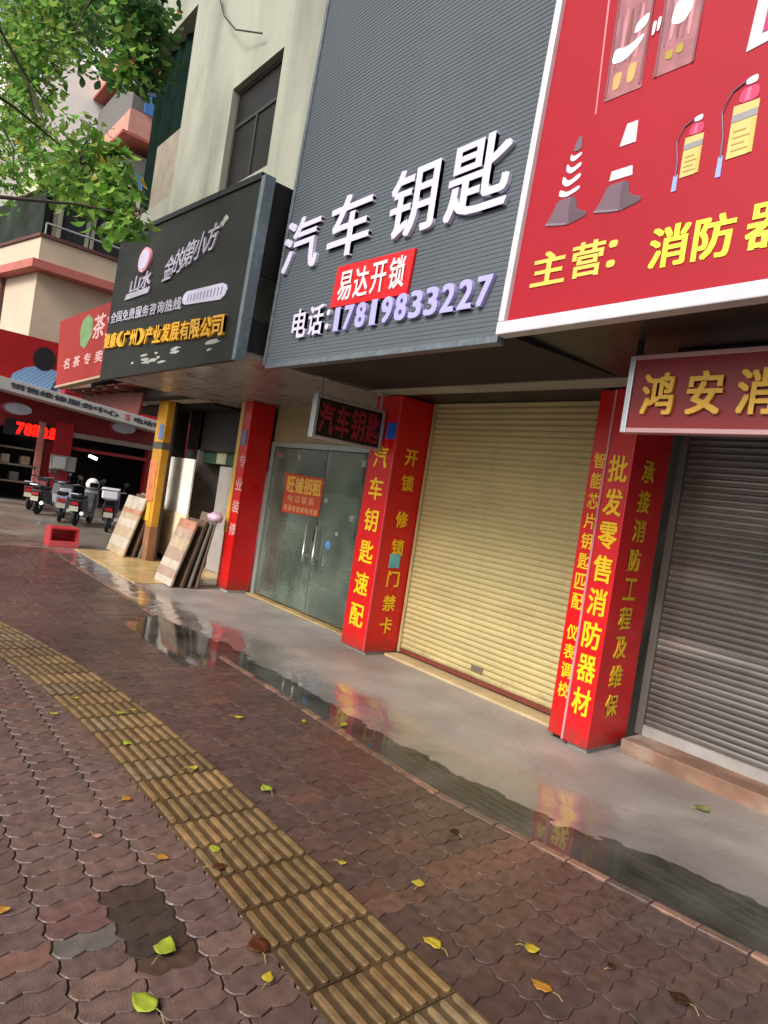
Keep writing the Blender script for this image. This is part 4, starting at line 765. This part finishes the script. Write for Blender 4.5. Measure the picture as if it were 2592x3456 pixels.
ub = build('balcony', MB().box(-22.55, -21.6, 5.7, 8.5, 9.2, 9.45), M('tan_slab', '#a58a78', .7), Cn); build('slab_edge', MB().box(-22.55, -21.55, 5.65, 8.55, 9.08, 9.19), brn, ub)
build('corner_pilaster', MB().prism([(-24.2, 3.4), (-24.6, 3.3), (-24.6, 3.6), (-24.2, 3.7)], (0, 0, 0), UX, UY, UZ, 3.32, 6.69), brn, Cn)
# canopy fascia of the red shop
Q = thing('shop_canopy', 'white and red canopy band with blurred dark lettering over the red shop', 'canopy', (-21.5, 5.5, 3.0))
def slope(y0_, y1_, x0_, x1_, za, zb): k = lambda y: -.085 * (y - 3.3); return MB().hexa([(x0_, y0_, za + k(y0_)), (x1_, y0_, za + k(y0_)), (x1_, y1_, za + k(y1_)), (x0_, y1_, za + k(y1_)), (x0_, y0_, zb + k(y0_)), (x1_, y0_, zb + k(y0_)), (x1_, y1_, zb + k(y1_)), (x0_, y1_, zb + k(y1_))])
build('white_band', slope(2.3, 8.0, -21.98, -21.0, 3.08, 3.42), M('dull_white_band', '#b4b0ac', .5, var=.08), Q, bevel=.01)
build('red_top', slope(4.9, 7.95, -21.95, -21.05, 3.425, 3.6), M('canopy_red', '#b01c2a', .4), Q, bevel=.01)
build('lettering', chars(MB(), '销售维修服务中心', row(3.5, 3.46, 3.0, .16, 8, .02), (-20.998, 0, 0), (0, 1, -.085), UZ, 0, .006, .045), M('dark_print', '#3c3844', .5), Q)
build('end_lettering', chars(MB(), '电动车', row(6.95, 3.46, .9, .16, 3, .02), (-20.998, 0, 0), (0, 1, -.085), UZ, 0, .006, .05), M('dark_print', '#3c3844', .5), Q)
build('mark', chars(MB(), 'S', [(6.68, 3.45, .16, .18)], (-20.998, 0, 0), (0, 1, -.085), UZ, 0, .006, .04), M('red_print', '#b84048', .5), Q)
# poster above the canopy: red board with a figure in a blue checked shirt
PB = thing('billboard', 'red billboard with a picture of a dark-haired figure in a blue checked shirt', 'billboard', (-21.3, 4.3, 3.2))
build('board', MB().box(-21.6, -21.5, 2.95, 5.2, 3.15, 4.75), M('billboard_red', '#a3141c', .4, var=.1), PB)
PX = (-21.499, 0, 0)
def chk():
    m = M('blue_check_print', '#7d9cc4', .5, var=.05); n = m.node_tree.nodes; l = m.node_tree.links; p = n['Principled BSDF']; c = n.new('ShaderNodeTexChecker'); c.inputs['Scale'].default_value = 16
    c.inputs[1].default_value = (*lin('#8fb0d4'), 1); c.inputs[2].default_value = (*lin('#6f8fbc'), 1); t = n.new('ShaderNodeTexCoord'); l.new(t.outputs['Object'], c.inputs['Vector']); l.new(c.outputs[0], p.inputs['Base Color']); return m
build('shirt_picture', MB().prism([(3.5, 3.17), (5.15, 3.17), (5.15, 3.5), (4.9, 3.9), (4.3, 4.0), (3.9, 3.85), (3.6, 3.6)], PX, UY, UZ, UX, 0, .006), chk(), PB)
build('head_picture', MB().prism([(4.35 + .3 * math.cos(t), 4.2 + .34 * math.sin(t)) for t in [2 * math.pi * k / 20 for k in range(20)]], PX, UY, UZ, UX, .007, .012), M('dark_hair_print', '#1d1a1c', .5, var=.3), PB)
build('strap_picture', MB().prism([(4.55, 3.17), (4.72, 3.17), (4.95, 3.85), (4.8, 3.9)], PX, UY, UZ, UX, .007, .012), M('navy_print', '#39415c', .5), PB)
# lamps on the red wall, LED board
for (y, lb) in ((3.95, 'white oval wall lamp above the left doorway of the red shop'), (7.0, 'white oval wall lamp above the right doorway of the red shop')):
    o_ = thing('oval_sign', lb, 'wall lamp', (-21.9, y, 2.6))
    build('plate', MB().prism([(y + .36 * math.cos(t), 2.66 + .16 * math.sin(t)) for t in [2 * math.pi * k / 24 for k in range(24)]], (-21.995, 0, 0), UY, UZ, UX, 0, .08), M('white_oval_face', '#b9bccb', .3), o_)
    build('backplate', MB().prism([(y + .4 * math.cos(t) - .05, 2.66 + .19 * math.sin(t)) for t in [2 * math.pi * k / 24 for k in range(24)]], (-21.998, 0, 0), UY, UZ, UX, 0, .03), M('pinkish_back', '#a2505e', .4), o_)
LE = thing('led_board', 'lit red LED message board over the left doorway', 'LED board', (-21.95, 4.2, 1.9))
build('case', MB().box(-21.99, -21.92, 3.65, 5.1, 1.88, 2.34), blackm, LE)
build('lit_lettering', chars(MB(), '78期免息', row(3.95, 1.93, 1.1, .36, 5, .02), (-21.919, 0, 0), UY, UZ, 0, .004, .06), M('led_red', '#ff1008', .5, var=0, emit='#ff1408', es=1.6), LE)
LP = thing('lamp', 'small lit white lamp hanging in the dark right doorway', 'lamp', (-22.6, 6.4, 1.5))
build('tube', MB().tube([(-22.6, 6.25, 1.62), (-22.6, 6.5, 1.55)], .045, 10), M('lit_tube', '#ffffff', .5, var=0, emit='#fff6ea', es=4), LP); build('cord', MB().tube([(-22.6, 6.37, 1.65), (-22.6, 6.37, 3.2)], .01, 6), blackm, LP)
MB_ = thing('wall_cabinet', 'grey electric cabinet with a pale door on the red wall', 'electric box', (-21.8, 5.2, 1.0))
build('case', MB().box(-21.848, -21.65, 4.95, 5.65, 1.05, 1.5), M('grey_cabinet_paint', '#77746f', .5), MB_, bevel=.01); build('door', MB().box(-21.649, -21.62, 5.0, 5.35, 1.1, 1.46), M('pale_cabinet_door', '#a9aaa8', .5), MB_, bevel=.005)
SF = thing('shelf_rack', 'shelf rack with white goods in the left doorway', 'shelf', (-22.4, 4.1, 0)); SF.location.z = .02
for z in (.5, 1.0, 1.5): build('shelf', MB().box(-22.9, -22.35, 3.6, 4.6, z, z + .05), M('pale_shelf', '#8f8570', .6), SF)
for y in (3.6, 4.57): build('post', MB().box(-22.9, -22.86, y, y + .03, .02, 1.8), blackm, SF)
for k, (y, z) in enumerate(((3.75, 1.05), (4.05, .55), (4.3, 1.05))):
    g_ = thing('goods_box', f'{["white round","grey","pale"][k]} goods box on the {["middle","lowest","middle"][k]} shelf of the left doorway' + (' at its right' if k == 2 else ''), 'box', (-22.6, y, z)); build('carton', MB().box(-22.8, -22.4, y, y + .24, z + .001, z + .26), [cardw, M('grey_carton', '#6d6c6c', .6), card][k], g_, bevel=.02)

# pale apartment block far behind
P_ = thing('apartment_block', 'pale tall apartment block with red slabs behind the tree', 'building', (-31, 10, 0))
pw = M('pale_white_render', '#f0eeea', .8, var=.03)
build('wall', MB().box(-44, -31, 3.6, 16, 0, 17.6), pw, P_)
build('stair_tower', MB().box(-40, -30.5, 7.7, 16, 17.6, 22), M('pale_grey_render', '#b5b2b0', .8), P_)
for z in (7.4, 10.4, 13.4, 16.4):
    b_ = build('balcony', MB().box(-30.99, -26, 6.9, 12, z + .12, z + 1.0), M('pink_balcony', '#c08a7c', .8), P_); build('slab', MB().box(-30.99, -25.9, 6.7, 12.1, z, z + .11), M('red_slab', '#a5574c', .7), b_)
    build('louvre', MB().box(-30.99, -26.3, 7.0, 11.9, z + 1.05, z + 2.6), M('grey_louvre', '#6a6864', .5, stretch=(1, 1, 12), var=.3), b_)
    build('clothes', MB().box(-25.95, -25.9, 7.35, 7.95, z + 1.02, z + 1.75), M('blue_cloth', '#3f78b8', .8), b_)

# overhead cables
cbx = thing('cable', 'thin black cable hanging off the upper wall', 'cable', (-10, 4.1, 9))
build('wire', MB().tube([(-11.3, 4.15, 9.6), (-10.6, 4.0, 8.9), (-10.0, 3.98, 8.4), (-9.3, 4.1, 8.1)], .012, 6), blackm, cbx)

# ------------------------------------------------------------------ street tree
def leaf_mat(name):
    m = bpy.data.materials.new(name); m.use_nodes = True; n = m.node_tree.nodes; l = m.node_tree.links; p = n['Principled BSDF']
    at = n.new('ShaderNodeAttribute'); at.attribute_name = 'tint'; l.new(at.outputs['Color'], p.inputs['Base Color']); p.inputs['Roughness'].default_value = .38
    t = n.new('ShaderNodeBsdfTranslucent'); h = n.new('ShaderNodeHueSaturation'); h.inputs['Value'].default_value = 1.35; h.inputs['Saturation'].default_value = .9; h.inputs['Hue'].default_value = .48; l.new(at.outputs['Color'], h.inputs['Color']); l.new(h.outputs[0], t.inputs[0])
    x = n.new('ShaderNodeMixShader'); x.inputs[0].default_value = .58; l.new(p.outputs[0], x.inputs[1]); l.new(t.outputs[0], x.inputs[2]); l.new(x.outputs[0], n['Material Output'].inputs[0]); MC[name] = m; return m
bark = M('grey_bark', '#3f382f', .85, var=.3, vs=6, stretch=(1, 1, .3), bump=.5, bs=25)
CL = [(-14.93,1.41,9.94,0.58,171),(-10.74,1.32,7.79,0.42,171),(-9.78,1.38,7.32,0.39,171),(-9.82,1.69,7.51,0.39,171),(-8.33,1.74,6.87,0.34,114),(-7.84,1.81,6.64,0.32,126),(-6.62,1.75,6.0,0.27,126),(-15.37,1.48,9.72,0.59,171),(-12.79,1.56,8.67,0.5,171),(-10.43,1.56,7.46,0.41,171),(-9.17,1.67,6.91,0.36,171),(-8.62,1.83,6.8,0.35,114),(-6.51,1.59,5.69,0.27,126),(-6.34,1.68,5.59,0.26,126),(-13.8,1.45,8.64,0.53,171),(-11.64,1.48,7.68,0.45,171),(-9.69,1.5,6.77,0.38,171),(-9.8,1.85,7.02,0.39,171),(-8.44,1.81,6.47,0.34,114),(-6.85,1.72,5.64,0.27,126),(-6.54,1.8,5.61,0.27,126),(-12.21,1.32,7.51,0.46,171),(-9.7,1.33,6.38,0.36,171),(-6.32,1.59,5.17,0.26,126),(-6.6,1.81,5.38,0.27,126),(-8.03,1.7,5.89,0.22,36),(-8.33,1.5,6.0,0.26,54),(-6.7,1.85,5.27,0.18,72),(-6.46,1.85,5.28,0.14,48),(-7.21,1.75,5.44,0.16,36),(-11.86,1.4,7.03,0.39,126),(-9.77,1.4,6.18,0.31,108),(-11.49,1.4,6.51,0.38,126),(-9.21,1.38,5.65,0.28,90),(-11.17,1.38,5.99,0.34,99),(-9.1,1.38,5.28,0.26,99),(-8.3,1.4,5.28,0.19,30),(-10.42,1.35,5.43,0.3,72),(-8.55,1.35,4.83,0.26,66),(-7.53,1.35,4.66,0.2,42),(-9.41,1.3,4.82,0.23,54),(-7.69,1.3,4.34,0.19,42),(-9.3,1.25,4.46,0.15,14),(-7.19,1.35,4.38,0.22,78),(-6.46,1.35,4.2,0.18,72),(-6.54,1.32,4.01,0.19,72),(-5.99,1.35,3.94,0.19,102),(-5.65,1.38,3.94,0.15,96),(-5.66,1.4,4.05,0.12,66),(-5.62,1.35,3.69,0.16,96),(-5.26,1.38,3.68,0.15,90),(-5.11,1.38,3.51,0.12,66),(-5.41,1.35,3.5,0.14,60),(-5.01,1.38,3.35,0.09,36),(-4.82,1.4,3.22,0.07,18),(-5.2,1.38,3.31,0.08,18),(-4.7,1.4,3.27,0.05,15),(-6.0,1.33,3.71,0.15,42),(-6.7,1.3,3.88,0.12,18),(-6.23,1.4,4.35,0.11,30),(-6.83,1.4,4.7,0.12,18),(-6.9,0.6,6.6,0.8,150),(-8.0,0.1,6.9,1.0,160),(-5.6,0.7,6.3,0.6,120),(-6.0,-0.8,6.2,1.0,160),(-5.0,0,7.8,1.0,160),(-11,0.4,8.4,1.0,160),(-12.6,-0.3,8.9,1.0,160),(-13.6,0.4,7.4,0.9,140),(-4.8,-0.6,5.6,0.7,120)]
greens = [lin(c) for c in ('#5d8a2c', '#6b9a34', '#4f7c28', '#3b6a24', '#7aa63c', '#558030')]
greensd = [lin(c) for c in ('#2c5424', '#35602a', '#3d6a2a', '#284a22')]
def street_tree(label, bx, by, top, cl):
    TR = thing('street_tree', label, 'tree', (bx, by, 0)); lf = MB(); lf.tint = []; brs = MB()
    tp = [Vector((bx + .1 * math.sin(k * 1.3), by + .04 * k, top * k / 7)) for k in range(8)]; tp[0].z = -.06
    build('trunk', MB().tube(tp, [.2, .17, .155, .14, .12, .1, .07, .03], 12), bark, TR, smooth=True)
    hubs = []
    for ci, (cx, cy, cz, r, n_) in enumerate(cl):
        c = Vector((cx, cy, cz)); nearest = min(hubs, key=lambda h: (h - c).length) if hubs else None
        if nearest is None or (nearest - c).length > 1.5:
            b0 = min(tp[2:], key=lambda p: (p - c).length + .8 * max(0, p.z - c.z)); L_ = (b0 - c).length
            pts = [b0 + (c - b0) * t + Vector((.12 * L_ * noise.noise((ci, t * 2.2, 1)), -.1 * L_ * math.sin(math.pi * t), .14 * L_ * math.sin(math.pi * t) + .1 * L_ * noise.noise((ci, t * 2.2, 7)))) for t in [k / 9 for k in range(10)]]
            brs.tube(pts, [.03 - .0027 * k for k in range(10)], 6); hubs += pts[4:]
        else:
            m1 = (nearest + c) / 2 + Vector((rnd(-.1, .1), rnd(-.1, .1), rnd(-.05, .12))); brs.tube([nearest, m1, c], [.012, .008, .003], 5)
        for k in range(n_):
            d = Vector((random.gauss(0, .55), random.gauss(0, .5), random.gauss(0, .5)))
            if d.length > 1.2: d *= 1.2 / d.length
            p = c + d * r; ln = rnd(.06, .14); wd = ln * rnd(.45, .62)
            ax = Vector((rnd(-1, 1), rnd(-1, 1), rnd(-1, .15))).normalized(); sd = ax.cross(Vector((rnd(-.5, .5), rnd(-.5, .5), 1))).normalized(); nn = ax.cross(sd)
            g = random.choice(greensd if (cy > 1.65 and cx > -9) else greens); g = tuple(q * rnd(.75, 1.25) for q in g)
            if random.random() < .008: g = lin('#b0a02a')
            i = len(lf.v)
            for t, w in ((0, 0), (.3, .42), (.55, .5), (.8, .3), (1, 0)):
                q = p + ax * ln * t + nn * ln * .12 * math.sin(math.pi * t)
                if w == 0: lf.v.append(tuple(q)); lf.tint.append(g)
                else:
                    for s in (-1, 1): lf.v.append(tuple(q + sd * wd * w * s + nn * wd * w * .25)); lf.tint.append(g)
            lf.f += [(i, i + 1, i + 2), (i + 1, i + 3, i + 4, i + 2), (i + 3, i + 5, i + 6, i + 4), (i + 5, i + 7, i + 6)]; lf.mi += [0] * 4
    build('branches', brs, bark, TR, smooth=True)
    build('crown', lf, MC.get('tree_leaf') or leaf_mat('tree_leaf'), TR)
street_tree('near street tree whose leaves hang in front of the charcoal sign and the upper wall', -5.6, -.6, 8.5, [c for c in CL if c[0] > -9])
street_tree('far street tree whose leaves fill the upper left corner before the white sky', -12.2, .1, 10, [(*c[:3], c[3], int(c[4] * 1.5)) for c in CL if c[0] <= -9])

# ------------------------------------------------------------------ fallen leaves
LV = [ # x, y, length, colour, turn, label
 (-4.01,2.33,.075,'y',.3,'small yellow leaf on the brown bricks, farthest of three in a line'),
 (-3.81,2.74,.06,'y',1.9,'small yellow leaf lying close to the edge row, left of the red reflection'),
 (-3.68,3.0,.07,'y',1.2,'yellow leaf floating in the puddle over the red reflection'),
 (-2.98,1.96,.085,'g',2.4,'bright yellow-green leaf alone on the brown bricks just right of the tactile strip'),
 (-3.34,1.70,.06,'y',.8,'yellow leaf on the middle of the tactile strip beside the bright leaf'),
 (-3.78,1.48,.075,'g',2.8,'olive yellow leaf with a dark shadow on the tactile strip'),
 (-4.26,1.60,.07,'y',.2,'pale yellow leaf on the tactile strip, left one of a close pair'),
 (-4.30,1.70,.055,'y',1.0,'pale yellow leaf on the tactile strip, right one of a close pair'),
 (-4.6,1.42,.05,'y',.4,'tiny yellow leaf on the tactile strip beyond the close pair'),
 (-2.23,1.93,.055,'y',.1,'small yellow leaf on the bricks right of the tactile strip, midway down the photo'),
 (-1.96,2.15,.06,'y',1.5,'folded yellow leaf on the reddish band of bricks'),
 (-2.59,1.24,.06,'o',.1,'round pale orange leaf with a stalk at the left rim of the tactile strip'),
 (-2.55,1.46,.07,'g',2.5,'thin green leaf lying across the bars of the tactile strip'),
 (-2.07,1.05,.1,'g',1.6,'round lime leaf at the rim of the small dark puddle'),
 (-1.86,.90,.115,'g',2.7,'large lime leaf with a pale stalk at the bottom of the photo'),
 (-1.78,1.29,.06,'y',1.7,'slim pale yellow leaf standing in a brick joint near the bottom'),
 (-1.64,1.93,.1,'y',2.5,'large crumpled yellow leaf with a long stalk right of the tactile strip'),
 (-1.43,2.27,.065,'y',.1,'curled yellow leaf on the bricks at the lower right'),
 (-2.5,.62,.075,'o',.2,'orange leaf at the left edge of the photo near the bottom'),
 (-3.14,1.27,.055,'o',1.2,'small orange leaf stuck at the left rim of the tactile strip'),
 (-4.36,1.22,.05,'y',.5,'tiny yellow leaf on the bricks just left of the tactile strip'),
 (-1.28,2.13,.09,'o',2.6,'curled orange-brown leaf at the bottom right'),
 (-.98,2.55,.09,'b',2.4,'long brown leaf in the bottom right corner'),
 (-2.21,2.63,.07,'b',2.7,'dark shiny curled leaf on the bricks below the wet edge'),
 (-1.21,2.48,.045,'b',.9,'small dark brown leaf at the lower right'),
 (-1.74,4.42,.12,'k',.5,'crushed dull green leaf on the concrete apron before the grey shutter'),
 (-1.93,1.33,.1,'r',2.3,'wet rust-red leaf along the left rim of the tactile strip near the bottom'),
 (-2.42,1.42,.08,'r',.6,'torn brown leaf at the left rim of the tactile strip above the puddle'),
 (-2.86,1.05,.06,'p',.1,'curled pinkish leaf on the bricks left of the tactile strip')]
lc = {'y': '#a8942c', 'g': '#8a942a', 'o': '#a06f2a', 'b': '#35200f', 'k': '#6f7a40', 'r': '#4a2410', 'p': '#a47868'}
for (x, y, ln, c, tn, lb) in LV:
    m = M('fallen_leaf_' + {'y': 'yellow', 'g': 'lime', 'o': 'orange', 'b': 'brown', 'k': 'dull_green', 'r': 'rust', 'p': 'pinkish'}[c], lc[c], .4, var=.25, vs=30)
    mb = MB(); zb = .0135 if abs(y - strip_c(x)) < .25 else .006
    if y > 2.95: zb = .002 if y < 4 else .016
    ln *= rnd(.75, .95); fold = rnd(.0, .35); curl = rnd(.05, .45); wd = ln * rnd(.3, .52); tw = rnd(-.35, .35); bend = rnd(-.25, .25)
    if c == 'b': fold = .45
    ax = Vector((math.cos(tn + .8), math.sin(tn + .8), 0)); sd = Vector((-ax.y, ax.x, 0)); pts = []
    for t, w in ((0, .02), (.08, .45), (.2, .8), (.38, 1), (.55, .95), (.72, .7), (.86, .36), (.94, .13), (1, .02)):
        wob = 1 + .3 * noise.noise((t * 9, x * 7, y * 7)); zc = zb + curl * ln * .5 * (2 * (t - .5)) ** 2
        r_ = []
        for s in (-1, -.5, 0, .5, 1):
            q = Vector((x, y, 0)) + ax * ln * (t - .5) + sd * (wd * w * s * wob + bend * ln * (t - .5) ** 2 * 2); r_.append((q.x, q.y, zc + max(0, abs(s) * w * wd * fold + s * tw * wd * w * .5 * t + .06 * ln * noise.noise((t * 6, s * 3, x * 9)))))
        pts.append(r_)
    for r_ in pts: mb.v += r_
    for i in range(len(pts) - 1):
        for j in range(4): a = i * 5 + j; mb.f.append((a, a + 1, a + 6, a + 5)); mb.mi.append(0)
    t_ = thing('fallen_leaf', lb, 'leaf', (x, y, zb), group='leaves fallen on the wet pavement')
    ob = build('blade', mb, m, t_, smooth=True); sf = ob.modifiers.new('thickness', 'SOLIDIFY'); sf.thickness = .0012
    s0 = Vector((x, y, zb)) - ax * ln * .5; bz = pts[0][2][2]
    build('stalk', MB().tube([(s0.x, s0.y, bz), (s0.x - ax.x * ln * .25 + sd.x * .004, s0.y - ax.y * ln * .25 + sd.y * .004, bz + .004), (s0.x - ax.x * ln * .5 + sd.x * .012, s0.y - ax.y * ln * .5 + sd.y * .012, zb + .001)], .0016, 5), M('leaf_stalk', '#8f8048', .5), t_)
